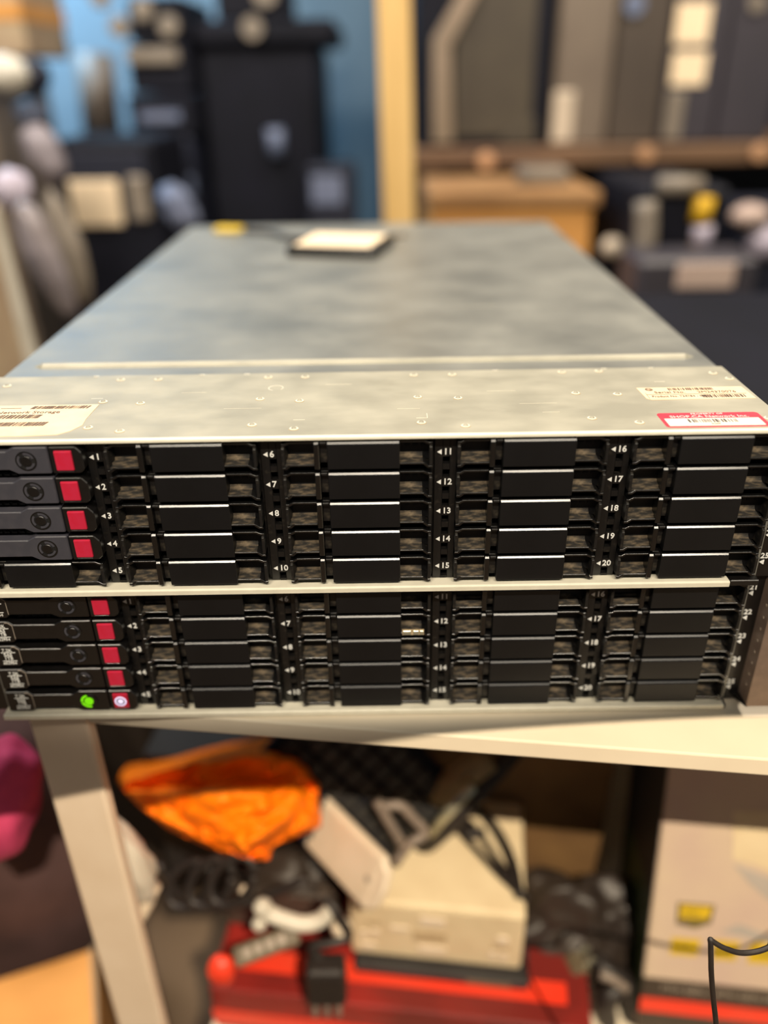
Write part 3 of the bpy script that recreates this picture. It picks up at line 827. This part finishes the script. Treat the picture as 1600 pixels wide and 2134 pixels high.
pq([(1528, 1690), (1640, 1690), (1640, 1835), (1570, 1800), (1527, 1790)], .0004, 'creambox')
pq([(1527, 1800), (1570, 1815), (1640, 1845), (1640, 1900), (1600, 1875), (1560, 1840)], .0004, 'cartongrey')
pq([(1500, 1940), (1540, 1925), (1640, 1965), (1640, 1975)], .0003, 'cartongrey')
tag(mb.build('cover_print', pc), 'faint grey and cream printed shapes')

# small things left of the cream box
mb = MB()
for k in range(3):
    c0 = at(395 + 45 * k, 1840 - 4 * k, .085 - .006 * k); pts = []
    for i in range(11): a = 2 * math.pi * i / 10; pts.append(c0 + Vector((math.cos(a) * .019, math.sin(a) * .008 - .002 * i * .2, math.sin(a + .5) * .019)))
    mb.tube(pts, .0040, 'cable')
mb.tube([at(330, 1800, .09), at(370, 1860, .085), at(420, 1890, .085), at(520, 1880, .085), at(640, 1830, .09)], .004, 'cable')
tag(mb.build('coiled_cable', smooth=True), 'coiled black cable lying below the orange bag', 'cable')
jb = thing('junk_tray', 'dark brown tray of loose parts beside the table leg', 'tray', (-.085, .160, RZT), TYAW)
mb = MB(); mb.box(-.058, .050, -.035, .022, 0, .055, 'towerbrown', .003); mb.build('body', jb)
mb = MB(); mb.blob((-.004, -.006, .055), .050, .028, .020, 'blackbag', 5.1, .3, 2.2, 4, fold=.2); mb.build('loose_parts', jb, smooth=True)
hs = thing('white_handset', 'white curved handset lying between orange bag and cream box', 'handset')
mb = MB(); mb.tube([at(548, 1885, .07), at(560, 1902, .068), at(590, 1915, .066), at(630, 1925, .064), at(665, 1918, .066), at(690, 1895, .07)], .0068, 'whitebag', n=14, flat=.8); mb.build('grip', hs, smooth=True)
for q in ((546, 1890, .0075), (540, 1925, .0065)):
    mb = MB(); mb.blob(at(q[0], q[1], .068), q[2], q[2], q[2], 'whitebag', 1, .1, 2, 3); mb.build('end_cup', hs, smooth=True)
mb = MB(); mb.blob(at(712, 1935, .066), .0095, .008, .0115, 'slab', 3.1, .15, 2, 3)
tag(mb.build('white_plug', smooth=True), 'small round white plug against the left side of the cream box', 'plug')
mb = MB(); mb.blob(at(511, 1857, .075), .0055, .005, .0055, 'slab', 6.1, .1, 2, 3)
tag(mb.build('pale_bead', smooth=True), 'tiny pale round bead under the tip of the orange bag', 'bead')
rm = thing('remote_control', 'slim grey remote control lying on the red carton', 'remote control')
xf = plate_xf(at(552, 1972, .060), at(615, 1950, .066) - at(490, 1998, .052), Vector((0, .8, .5)))
mb = MB(); mb.box(-.027, .030, -.0085, .0085, -.004, .004, 'badgegrey', .003, 2, xf=xf); mb.build('body', rm)
mb = MB()
for k in range(4): mb.box(-.018 + k * .010, -.012 + k * .010, -.004, .004, .004, .0048, 'greytext', .0004, xf=xf)
mb.build('buttons', rm)
mb = MB(); mb.blob(at(462, 2020, .05), .012, .010, .016, 'redbright', 8.1, .15, 2, 3)
tag(mb.build('red_reel', smooth=True), 'bright red reel at the left corner of the red carton', 'reel')
pg = thing('black_plug', 'black mains plug with cable hanging over the red carton', 'plug')
mb = MB(); c0 = at(680, 2040, .045); xf = Matrix.Translation(c0); mb.box(-.017, .017, -.010, .012, -.026, .020, 'cable', .005, 2, xf=xf); mb.build('body', pg)
mb = MB()
for dx in (-.010, .0, .010): mb.box(dx - .002, dx + .002, -.012, -.008, -.036, -.024, 'greycable', .0006, xf=xf)
mb.build('pins', pg)
mb = MB(); mb.tube([at(680, 2010, .05), at(650, 1975, .055), at(690, 1965, .056), at(725, 1950, .06), at(700, 1900, .066), at(680, 1870, .075)], .0042, 'cable'); mb.build('cable', pg, smooth=True)

# white bag behind the leg
mb = MB(); c0 = at(258, 1790, .055); mb.blob(c0, .018, .014, .046, 'whitebag', 4.4, .2, 2.0, 4, xf=Matrix.Translation(c0) @ Matrix.Rotation(R_(-16), 4, 'Y') @ Matrix.Translation(-c0), fold=.12)
wbg = mb.build('white_bag', smooth=True); tag(wbg, 'small white plastic bag hanging behind the table leg', 'bag')
mb = MB(); mb.tube([at(318, 1845, .06), at(306, 1880, .056), at(292, 1912, .052)], (.007, .005), 'slab', n=12); mb.build('white_strap', wbg, smooth=True)

# left of the leg
FLZ = -.905
mb = MB()
c0 = at(12, 1670, .06); mb.blob(c0, .024, .03, .056, 'magenta', 9.2, .18, 1.5, 4, xf=Matrix.Translation(c0) @ Matrix.Rotation(R_(14), 4, 'Y') @ Matrix.Translation(-c0))
tag(mb.build('magenta_cushion', smooth=True), 'magenta fabric cushion left of the table leg', 'cushion')
mb = MB(); c0 = at(30, 1760, .25); mb.blob(c0, .10, .08, .22, 'mauve', 3.2, .2, 1.6, 4, fold=.15)
tag(mb.build('dark_coat', smooth=True), 'dark mauve coat heaped behind the magenta cushion', 'coat')
cf = thing('open_carton', 'open tan carton with folded flaps on the floor left of the leg', 'carton', (-.355, .02, FLZ), R_(20))
mb = MB(); mb.box(-.13, .10, -.10, .12, 0, .262, 'tan', .002); mb.build('body', cf)
for (fx0, fx1, fy0, fy1, rot, ax, piv) in ((-.13, .10, -.10, .0, 28, 'X', (0, -.10, .262)), (.0, .10, -.10, .12, -35, 'Y', (.10, 0, .262)), (-.13, -.02, -.10, .12, 30, 'Y', (-.13, 0, .262))):
    mb = MB(); pv = Vector(piv)
    mb.box(fx0, fx1, fy0, fy1, .262, .265, 'beige', .0006, xf=Matrix.Translation(pv) @ Matrix.Rotation(R_(rot), 4, ax) @ Matrix.Translation(-pv)); mb.build('flap', cf)
dk2 = thing('wooden_board', 'dull brown board standing behind the table leg', 'board', (-.33, .43, FLZ), R_(-6))
mb = MB(); mb.box(-.20, .13, 0, .02, 0, .56, 'towerbrown', .002); mb.build('panel', dk2)
mb = MB(); mb.box(-.20, .13, -.004, .0, .54, .56, 'badgegrey', .001); mb.build('edging', dk2)
mb = MB(); mb.box(-.168, 1.0, .60, .615, -.452, -.013, 'deep'); mb.build('back_panel', tb)  # black sheet added in place of the deep shade under the table

# black cable dangling in front of the pale carton
mb = MB()
def ad_(u, v, d): return CAM + RM @ Vector(((u - 800) / FPX, 1, -(v - 1067) / FPX)) * d
pts = [(.42, .05, TZ + .0022), (.40, -.03, TZ + .0022), (.385, -.085, TZ - .02), (.33, -.11, TZ - .075)]
pts = [Vector(p) for p in pts] + [ad_(1660, 1935, .425), ad_(1600, 1975, .418), ad_(1550, 1986, .415), ad_(1512, 1977, .412), ad_(1488, 1964, .411), ad_(1480, 1958, .411), ad_(1480.5, 1966, .411), ad_(1481, 1990, .412), ad_(1482, 2030, .415), ad_(1486, 2080, .420), ad_(1492, 2140, .427), ad_(1494, 2230, .44)]
mb.tube(pts, .0014, 'cable', n=10, sub=8)
tag(mb.build('dangling_cable', smooth=True), 'thin black cable dangling in front of the pale carton', 'cable')

# ------------------------------------------------------------------ room
def struct(name, mb): return tag(mb.build(name), kind='structure')
WY = 2.35
mb = MB(); mb.box(-2.2, 2.2, WY, WY + .1, FLZ, 1.75, 'wallblue'); struct('wall_back', mb)
mb = MB(); mb.box(-2.3, -2.2, -2.6, WY + .1, FLZ, 1.75, 'wallblue'); struct('wall_left', mb)
mb = MB(); mb.box(2.2, 2.3, -2.6, WY + .1, FLZ, 1.75, 'wallblue'); struct('wall_right', mb)
mb = MB(); mb.box(-2.3, 2.3, -2.6, WY + .1, FLZ - .05, FLZ, 'floor'); struct('floor', mb)

# wooden post
pa, pb = at(820, 0, 1.05), at(832, 462, 1.05)
mb = MB(); hw = .0255
dx = (pb.x - pa.x) / (pb.z - pa.z)
def px(z): return pa.x + dx * (z - pa.z)
z0, z1 = FLZ, 1.6
vs = [mb.bm.verts.new((px(z) + sx * hw, 1.05 + sy * .05, z)) for z in (z0, z1) for sx, sy in ((-1, 0), (1, 0), (1, 1), (-1, 1))]
fs = [mb.bm.faces.new([vs[i] for i in f]) for f in ((3, 2, 1, 0), (4, 5, 6, 7), (0, 1, 5, 4), (1, 2, 6, 5), (2, 3, 7, 6), (3, 0, 4, 7))]
mb._finish(vs, 'wood', .003)
tag(mb.build('wooden_post'), 'pale pine post rising behind the disk enclosures', 'post')

# shelf rack behind on the right
SY = 1.45
zA, zB = at(1200, 305, SY).z, at(1200, 345, SY).z
sx0, sx1 = at(862, 320, SY).x, 1.75
sr = thing('shelf_rack', 'brown wooden shelf rack behind the enclosures at right', 'shelf', (0, 0, 0))
mb = MB(); mb.box(sx0, sx1, SY, SY + .5, zB, zA, 'shelfwood', .003); mb.build('upper_shelf', sr)
z2 = -.27
mb = MB(); mb.box(sx0, .455, SY - .32, SY + .4, z2 - .03, z2, 'shelfwood', .003); mb.build('lower_shelf', sr)
mb = MB(); mb.box(sx0, sx1, SY + .50, SY + .515, FLZ, 1.2, 'navyplastic', .002); tag(mb.build('shade_backing'), kind='structure')  # added navy sheet: shade behind the shelf put into its colour
for x in (sx0 + .02, sx1 - .06):
    for y in (SY + .02, SY + .44):
        mb = MB(); mb.box(x, x + .04, y, y + .04, FLZ, zB, 'shelfwood', .002); mb.build('upright', sr)
for u, v in ((1012, 335), (1343, 322), (1580, 318)):
    q = at(u, v, SY); mb = MB(); mb.cyl((q.x, SY - .012, q.z), .017, .012, 'y', 'copper', 20, bev=.003); mb.build('dowel_cap', sr)


def rect(u0, u1, v0, v1, y):
    a, b = at(u0, (v0 + v1) / 2, y), at(u1, (v0 + v1) / 2, y); um = (u0 + u1) / 2
    return a.x, b.x, at(um, v1, y).z, at(um, v0, y).z

TF = SY + .03
# tower A with angular bezel
x0, x1, _, _ = rect(868, 1142, 100, 300, TF)
ta = thing('tower_computer', 'black tower computer with mesh front and angled grey bar, leftmost on the shelf', 'computer tower', (0, 0, 0), 0, 'tower computers on the shelf')
mb = MB(); mb.box(x0, x1, TF, TF + .42, zA, zA + .42, 'tower', .004); mb.build('case', ta)
a, b, c_, d_ = rect(945, 1112, 20, 285, TF)
mb = MB(); mb.box(a, b, TF - .004, TF, c_, zA + .40, 'mesh', .002)
mb.build('mesh_panel', ta)
pts = [at(900, 298, TF), at(942, 298, TF), at(938, 95, TF), at(1005, -30, TF), at(965, -30, TF), at(900, 82, TF)]
mb = MB(); mb.prism([(p.x, p.z) for p in pts], 'y', TF - .016, TF - .001, 'bar', .002); mb.build('bezel_bar', ta)
pts = [at(1035, 298, TF), at(1112, 298, TF), at(1112, 240, TF)]
mb = MB(); mb.prism([(p.x, p.z) for p in pts], 'y', TF - .010, TF - .001, 'mesh', .001); mb.build('corner_panel', ta)
# tower B
x0, x1, _, _ = rect(1154, 1272, 100, 300, TF)
tb2 = thing('tower_computer', 'warm grey tower computer with white badge, second from left on the shelf', 'computer tower', (0, 0, 0), 0, 'tower computers on the shelf')
mb = MB(); mb.box(x0, x1, TF + .01, TF + .42, zA, zA + .40, 'towergrey', .006); mb.build('case', tb2)
a, b, c_, d_ = rect(1150, 1196, 190, 300, TF)
mb = MB(); mb.box(a + .002, b, TF + .004, TF + .0101, c_ + .002, d_, 'badge', .003); mb.build('badge', tb2)
x0, x1, _, _ = rect(1276, 1384, 100, 300, TF)
tb3 = thing('tower_computer', 'plain brown-grey tower computer in the middle of the shelf', 'computer tower', (0, 0, 0), 0, 'tower computers on the shelf')
mb = MB(); mb.box(x0, x1, TF + .012, TF + .42, zA, zA + .41, 'towerbrown', .006); mb.build('case', tb3)
q = at(1325, 8, TF); mb = MB(); mb.cyl((q.x, TF + .006, q.z), .020, .0065, 'y', 'bluegrey', 24); mb.build('power_button', tb3)
x0, x1, _, _ = rect(1391, 1500, 100, 300, TF)
tb4 = thing('tower_computer', 'dark tower computer with two cream stickers on the shelf', 'computer tower', (0, 0, 0), 0, 'tower computers on the shelf')
mb = MB(); mb.box(x0 - .004, x1, TF + .008, TF + .42, zA, zA + .42, 'towerdark', .006); mb.build('case', tb4)
for i, (u0, u1, v0, v1) in enumerate(((1410, 1482, 4, 92), (1402, 1474, 108, 178))):
    a, b, c_, d_ = rect(u0, u1, v0, v1, TF); mb = MB(); mb.box(a, b, TF + .006, TF + .0082, c_, d_, 'labelcream', .001); mb.build('sticker', tb4)
a, b, c_, d_ = rect(1387, 1424, 190, 292, TF); mb = MB(); mb.box(a, b, TF + .003, TF + .0082, c_, d_, 'greyplastic', .003); mb.build('badge', tb4)
x0, x1, _, _ = rect(1504, 1620, 100, 300, TF)
tb5 = thing('tower_computer', 'dark tower computer at the right end of the shelf', 'computer tower', (0, 0, 0), 0, 'tower computers on the shelf')
mb = MB(); mb.box(x0, x1, TF + .010, TF + .42, zA, zA + .42, 'towerdark', .006); mb.build('case', tb5)
q = at(1580, 6, TF); mb = MB(); mb.cyl((q.x, TF + .004, q.z), .015, .0065, 'y', 'greyplastic', 24); mb.build('power_button', tb5)

# cardboard box on the lower shelf
BY = 1.17
a, b, _, _ = rect(895, 1250, 430, 470, BY)
zt, zm = at(1070, 398, BY).z, at(1070, 432, BY).z
cb = thing('shipping_box', 'tan cardboard box with brown lid below the tower computers', 'box', (0, 0, 0))
mb = MB(); mb.box(a + .004, b - .012, BY + .006, BY + .26, z2, zm, 'tan', .004); mb.build('body', cb)
mb = MB(); mb.box(a - .004, b, BY - .004, BY + .27, zm - .004, zt, 'tandark', .008, 2); mb.build('lid', cb)
mb = MB(); q = at(1130, 375, BY + .12); mb.box(q.x - .045, q.x + .045, BY + .08, BY + .17, zt, zt + .028, 'greyplastic', .008, 2)
tag(mb.build('grey_adapter'), 'small grey adapter lying on the tan cardboard box', 'adapter')
mb = MB(); q = at(1298, 462, BY + .05); mb.box(q.x - .018, q.x + .035, BY + .02, BY + .12, z2, at(1298, 440, BY + .05).z, 'blueplastic', .006, 2)
tag(mb.build('blue_box'), 'small blue box beside the tan cardboard box', 'box')
mb = MB(); q = at(1277, 515, 1.12); mb.blob((q.x, 1.12, q.z), .022, .02, .018, 'badge', 2.2, .1, 2, 3)
mb.box(q.x - .016, q.x + .004, 1.135, 1.19, z2 + .0005, q.z - .012, 'tower', .004)
tag(mb.build('pale_socket', smooth=False), 'pale round socket on a black block beside the tan box', 'socket')

# black equipment case at right
EY = 1.05
eq = thing('equipment_case', 'black equipment case with grey handle bars and yellow tape at right', 'equipment case', (0, 0, 0))
a, b, _, _ = rect(1318, 1500, 500, 600, EY)
zt = at(1400, 392, EY).z
mb = MB(); mb.box(a, b, EY, EY + .32, FLZ, zt, 'tower', .008); mb.build('body', eq)
mb = MB(); mb.tube([at(1346, 420, EY - .012), at(1345, 500, EY - .012), at(1330, 550, EY - .012)], .0185, 'greyplastic', n=14, sub=4); mb.build('side_handle', eq, smooth=True)
mb = MB(); mb.tube([at(1372, 386, EY - .010), at(1462, 386, EY - .010)], .015, 'greyplastic', n=14, sub=0); mb.build('top_handle', eq, smooth=True)
mb = MB(); mb.tube([at(1469, 410, EY - .010), at(1457, 462, EY - .010)], .0165, 'gold', n=14, sub=0); mb.build('yellow_tape', eq, smooth=True); mb = MB(); mb.tube([at(1447, 516, EY - .010), at(1444, 530, EY - .010)], .0165, 'gold', n=14, sub=0); mb.build('yellow_tape', eq, smooth=True)
mb = MB(); mb.tube([at(1465, 470, EY - .012), at(1460, 508, EY - .012)], .0165, 'lilac', n=14, sub=0); mb.build('latch', eq, smooth=True)
lw = thing('label_printer', 'dark low printer with pinkish label in front of the equipment case', 'printer', (0, 0, 0))
a, b, c_, d_ = rect(1315, 1560, 550, 800, .90)
mb = MB(); mb.box(a, b, .90, 1.015, FLZ, at(1400, 540, .90).z, 'towerdark', .008); mb.build('body', lw)
a, b, c_, d_ = rect(1408, 1530, 548, 600, .90)
mb = MB(); mb.box(a, b, .896, .9005, c_, d_, 'pinkgrey', .002); mb.build('label', lw)
gp = thing('grey_speaker', 'grey plastic speaker pair on a navy stand at the right edge', 'speaker', (0, 0, 0))
q1, q2 = at(1562, 450, 1.2), at(1595, 505, 1.2)
mb = MB(); mb.blob(q1, .036, .03, .022, 'pinkgrey', 1.5, .12, 2, 3); mb.build('upper_cone', gp, smooth=True)
mb = MB(); mb.blob(q2, .034, .03, .032, 'lilac', 2.5, .12, 2, 3); mb.build('lower_cone', gp, smooth=True)
mb = MB(); mb.box(q1.x - .02, q1.x + .22, 1.21, 1.40, FLZ, q1.z + .01, 'navyplastic', .006); mb.build('stand', gp)

# left background: stacked black machines
LY = 1.70
bt = thing('black_cabinet', 'big black cabinet with pale round-ended badge left of the post', 'cabinet', (0, 0, 0))
a, b, _, _ = rect(432, 672, 200, 460, LY)
mb = MB(); mb.box(a, b, LY, LY + .4, FLZ, at(600, 95, LY).z, 'tower', .01); mb.build('body', bt)
mb = MB(); mb.box(a, at(702, 80, LY).x, LY - .02, LY + .40, at(600, 95, LY).z, at(600, 40, LY).z, 'tower', .01); mb.build('top', bt)
mb = MB(); p0, p1 = at(572, 268, LY - .01), at(577, 325, LY - .01); mb.tube([p0, p1], .020, 'bluegrey', n=14, sub=0); mb.build('badge', bt, smooth=True)
nb = thing('navy_box', 'small navy box standing between black cabinet and post', 'box', (0, 0, 0))
a, b, c_, d_ = rect(640, 742, 345, 470, 1.55)
mb = MB(); mb.box(a, b, 1.55, 1.66, FLZ, d_, 'navyplastic', .006); mb.build('body', nb)
mb = MB(); mb.box(a + .01, b - .03, 1.547, 1.551, d_ - .08, d_ - .02, 'bluegrey', .001); mb.build('label', nb)
# stack of amplifiers on the cabinet's left
zs = at(380, 285, 1.62).z
al = thing('black_plinth', 'black plinth under the stack of amplifiers', 'plinth', (0, 0, 0))
a, b, _, _ = rect(262, 430, 250, 300, 1.62)
mb = MB(); mb.box(a, b - .035, 1.62, 1.95, FLZ, zs, 'navyplastic', .006); mb.build('body', al)
mb = MB(); mb.box(a + .03, b - .04, 1.615, 1.621, zs - .12, zs - .08, 'bluegrey', .002); mb.build('badge', al)
names = ('dark amplifier with faint grey badge, lowest of the stack', 'dark amplifier with pale front bar in the middle of the stack', 'dark amplifier with round silver knobs on top of the stack')
for i, (v1, v0) in enumerate(((285, 195), (193, 90), (88, -10))):
    t = thing('amplifier', names[i], 'amplifier', (0, 0, 0), 0, 'amplifiers stacked left of the cabinet')
    zz0, zz1 = at(380, v1, 1.62).z, at(380, v0, 1.62).z
    a, b, _, _ = rect(256 + 10 * i, 428, 100, 200, 1.62); b -= .035
    mb = MB(); mb.box(a, b, 1.62 + .01 * i, 1.95, zz0 + .001, zz1, 'tower', .006); mb.build('case', t)
    if i == 0:
        mb = MB(); mb.box(b - .12, b - .03, 1.612, 1.621, (zz0 + zz1) / 2 - .012, (zz0 + zz1) / 2 + .008, 'bluegrey', .002); mb.build('badge', t)
    if i == 1:
        mb = MB(); mb.box(b - .13, b - .02, 1.615, 1.631, zz0 + .055, zz0 + .085, 'greyplastic', .004); mb.build('front_bar', t)
    if i == 2:
        for k, (x, z) in enumerate(((b - .035, zz0 + .03), (b - .085, zz0 + .06), (b - .14, zz0 + .03), (b - .17, zz0 + .085))):
            mb = MB(); mb.cyl((x, 1.622, z), .021, .020, 'y', 'greyplastic', 24, bev=.004); mb.build('knob', t)
t = thing('loudspeaker', 'small dark loudspeaker with grey cone on top of the black cabinet', 'loudspeaker', (0, 0, 0))
q = at(525, 58, LY - .03)
mb = MB(); zc0 = at(600, 40, LY).z
mb.box(at(450, 20, LY).x, at(600, 20, LY).x, LY, LY + .2, zc0, zc0 + .16, 'tower', .006); mb.build('case', t)
mb = MB(); mb.cyl((q.x + .03, LY - .012, zc0 + .05), .026, .012, 'y', 'greyplastic', 24); mb.build('cone', t)
mb = MB(); mb.cyl((q.x, LY - .032, q.z), .022, .012, 'y', 'greyplastic', 24); mb.build('dial', bt)

# black printer with a cream label card
PY = 1.30
pr = thing('laser_printer', 'black laser printer with cream card on its front, far left', 'printer', (0, 0, 0))
a, b, _, _ = rect(118, 335, 300, 560, PY)
zt = at(220, 292, PY).z
mb = MB(); mb.box(a, b, PY, PY + .28, -.50, zt, 'tower', .012, 2); mb.build('body', pr)
mb = MB(); mb.box(a + .01, b - .02, PY - .004, PY + .001, zt - .075, zt - .02, 'navyplastic', .003); mb.build('front_panel', pr)
a2, b2, c2, d2 = rect(150, 252, 375, 470, PY)
mb = MB(); mb.box(a2, b2, PY - .006, PY + .001, c2, d2, 'labelcream', .002); mb.build('label_card', pr)
a2, b2, c2, d2 = rect(270, 310, 365, 460, PY)
mb = MB(); mb.box(a2, b2, PY - .012, PY + .001, c2, d2, 'greyplastic', .006); mb.build('hinge', pr)
st = thing('printer_table', 'grey-brown side table under the laser printer', 'side table', (0, 0, 0))
mb = MB(); mb.box(a - .2, b + .10, PY - .05, PY + .30, -.53, -.50, 'towerbrown', .004); mb.build('table_top', st)
for x in (a - .19, b + .09):
    for y in (PY - .04, PY + .26):
        mb = MB(); mb.box(x, x + .03, y, y + .03, FLZ, -.53, 'towerbrown'); mb.build('leg', st)
mb = MB(); q = at(372, 432, 1.22); mb.blob((q.x, q.y, q.z), .030, .03, .046, 'bluegrey', 7.2, .2, 1.8, 4, xf=Matrix.Translation(q) @ Matrix.Rotation(R_(-30), 4, 'Y') @ Matrix.Translation(-q))
mb.tube([(q.x, q.y, q.z - .03), (q.x, q.y + .02, -.50)], .012, 'tower', sub=0)
tag(mb.build('blue_fan', smooth=True), 'blue-grey rounded fan head on a black stem beside the printer', 'fan')

# tall roll leaning at the lit wall
mb = MB(); mb.tube([at(215, 285, 2.05), at(195, 110, 2.05)], .050, 'towergrey', n=20, sub=0)
rl = mb.build('paper_roll', smooth=True); tag(rl, 'grey-brown roll of paper standing upright against the blue wall', 'paper roll')
rs = thing('roll_cabinet', 'dark cabinet under the paper roll by the blue wall', 'cabinet', (0, 0, 0))
q = at(215, 285, 2.05); mb = MB(); mb.box(q.x - .14, q.x + .16, 1.96, 2.28, FLZ, q.z - .02, 'tower', .006); mb.build('body', rs)
mb = MB(); mb.box(q.x - .12, q.x + .14, 1.955, 1.961, q.z - .14, q.z - .04, 'towerbrown', .002); mb.build('drawer', rs)

# wrapped bundles and boxes at the far left edge
FY = .95
for i, (u, v, rx, rz_, tilt, mk, lab, y) in enumerate((
        (25, 395, .030, .030, 0, 'lilac', 'pale lilac wrapped bundle at the left edge beside the printer', .98),
        (95, 540, .026, .085, -14, 'wrap', 'tall lilac-grey wrapped bundle between the beige board and printer', .92),
        (140, 520, .026, .085, -8, 'greyplastic', 'grey-brown padded bundle leaning next to the printer', 1.0),
        (62, 235, .026, .020, 0, 'bluegrey', 'blue-violet plastic cup on the left edge before the blue wall', 1.2),
        (92, 320, .030, .046, -20, 'wrap', 'grey-lilac crumpled bag below the blue-violet cup', 1.1))):
    q = at(u, v, y)
    mb = MB(); mb.blob(q, rx, rx * .9, rz_, mk, 3 + i, .16, 1.8, 4, xf=Matrix.Translation(q) @ Matrix.Rotation(R_(tilt), 4, 'Y') @ Matrix.Translation(-q), fold=.1)
    tag(mb.build('wrapped_bundle', smooth=True), lab, 'bundle')
bd = thing('beige_board', 'beige board leaning at the left edge below the bundles', 'board', (0, 0, 0))
q0, q1 = at(8, 420, .80), at(62, 800, .72)
mb = MB(); mb.prism([(q0.x - .25, q0.z), (q0.x + .006, q0.z), (q1.x, q1.z), (q1.x + .02, -.45), (q0.x - .25, -.45)], 'y', .76, .775, 'beige', .002); mb.build('panel', bd)
mb = MB(); mb.prism([(q0.x - .005, q0.z - .01), (q0.x + .008, q0.z), (q1.x + .004, q1.z), (q1.x - .016, q1.z)], 'y', .757, .761, 'whitebag', .001); mb.build('edging', bd)
bs = thing('brown_cabinet', 'brown cabinet low at the left behind the enclosures', 'cabinet', (0, 0, 0))
mb = MB(); mb.box(-1.10, -.33, .80, 1.22, FLZ, -.45, 'towerbrown', .006); mb.build('body', bs)
mb = MB(); mb.box(-1.12, -.32, .74, 1.23, -.45, -.43, 'shelfwood', .003); mb.build('top', bs)
lp = thing('desk_lamp', 'white rounded lamp head with dark cap at the top left edge', 'lamp', (0, 0, 0))
q = at(12, 155, 1.15)
mb = MB(); mb.blob(q, .040, .03, .030, 'whitebag', 1.1, .06, 2, 3); mb.build('lamp_head', lp, smooth=True)
q2 = at(72, 158, 1.17); mb = MB(); mb.blob(q2, .026, .024, .026, 'navyplastic', 5.5, .06, 2, 3); mb.build('cap', lp, smooth=True)
mb = MB(); mb.tube([(q.x - .06, 1.15, q.z), (q.x - .10, 1.15, q.z - .1), (q.x - .10, 1.15, -.43)], .010, 'tower', sub=4); mb.build('stem', lp, smooth=True)
ct = thing('tan_box', 'tan box at the top left corner above the white lamp', 'box', (0, 0, 0))
a, b, c_, d_ = rect(-120, 42, -60, 118, 1.45)
mb = MB(); mb.box(a, b, 1.45, 1.7, c_, d_, 'beige', .004); mb.build('body', ct)
mb = MB(); mb.box(a - .002, b + .002, 1.448, 1.7, c_ + .06, c_ + .09, 'tan'); mb.build('tape', ct)
wsf = thing('wall_cupboard', 'tall grey cupboard carrying the tan box at the far left', 'cupboard', (0, 0, 0))
mb = MB(); mb.box(a - .5, b - .10, 1.45, 1.8, FLZ, c_ - .001, 'towergrey', .004); mb.build('body', wsf)
mb = MB(); mb.box(a - .45, b - .12, 1.445, 1.451, -.4, c_ - .05, 'towerbrown', .002); mb.build('door', wsf)

# ------------------------------------------------------------------ light
w = bpy.data.worlds.new('world'); S.world = w; w.use_nodes = True
w.node_tree.nodes['Background'].inputs[0].default_value = (0.85, 0.85, 0.9, 1); w.node_tree.nodes['Background'].inputs[1].default_value = 0.085


def lamp(kind, name, loc, target, energy, col, **kw):
    ld = bpy.data.lights.new(name, kind); ld.energy = energy; ld.color = col
    for k, v in kw.items(): setattr(ld, k, v)
    o = bpy.data.objects.new(name, ld); COL.objects.link(o); o.location = loc
    d = (Vector(target) - Vector(loc)).normalized() if not isinstance(target, tuple) or True else None
    o.rotation_euler = d.to_track_quat('-Z', 'Y').to_euler()
    return o


WARM = (1.0, 0.83, 0.61)
LK = Vector((.42, -1.22, 1.42))
# added spot: beam rim imitates a shadow's edge on leg, bag and table
b1, b2, b3 = at(150, 1652, .004), at(870, 1556, -.0215), atz(1505, 1492, TZ)
d1, d3 = (b1 - LK).normalized(), (b3 - LK).normalized()
half = R_(60)
sv = (d1 + d3).normalized(); nv = d1.cross(d3).normalized()
if nv.z > 0: nv = -nv
cp = math.cos(half) / d1.dot(sv)
ax = sv * cp + nv * math.sqrt(1 - cp * cp)
lamp('SPOT', 'shadow_edge_spot', LK, LK + ax, 320, WARM, spot_size=2 * half, spot_blend=.0015, shadow_soft_size=.002)
# added spots spread edge highlights on the enclosures; cut rims imitate shade below
for k, lx in enumerate((-.80, -.40, 0.0, .42, .84)):
    lk = Vector((lx, -1.22, 1.42)); axp = -.12 + .06 * k
    tgt = Vector((axp, .68, .80))
    d0 = (Vector((axp, -.008, -.1696)) - lk).normalized(); axm = (tgt - lk).normalized()
    lamp('SPOT', 'highlight_spot', lk, tgt, 44, (1.0, .88, .70), spot_size=2 * math.acos(d0.dot(axm)), spot_blend=.012, shadow_soft_size=.012)
lamp('AREA', 'fill_strip', (0.1, -.95, 1.32), (0, .0, -.05), 2.6, (1, .90, .74), shape='RECTANGLE', size=1.6, size_y=.05)  # added area light without a fixture, for edge highlights and general fill
lamp('AREA', 'shelf_fill', (.9, .9, 1.6), (.7, 1.3, 0), 36, (1.0, .88, .72), shape='DISK', size=.4)  # added fill brightening the shelf and its tower stickers
lamp('AREA', 'wall_patch_fill', (-1.16, 1.95, .95), (-1.02, 2.35, .28), 36, (.42, .72, 1.0), shape='DISK', size=.4)  # added blue light that makes the bright patch on the back wall
lamp('AREA', 'lid_fill', (-.3, .9, 1.6), (-.2, .4, 0), 7, (.9, .95, 1.0), shape='DISK', size=.6)  # added overhead fill that sets the tint of the lid
lamp('AREA', 'left_fill', (-.75, .55, 1.5), (-.6, 1.2, -.1), 28, (1.0, .90, .80), shape='DISK', size=.3)  # added fill lifting the clutter and cream card at left
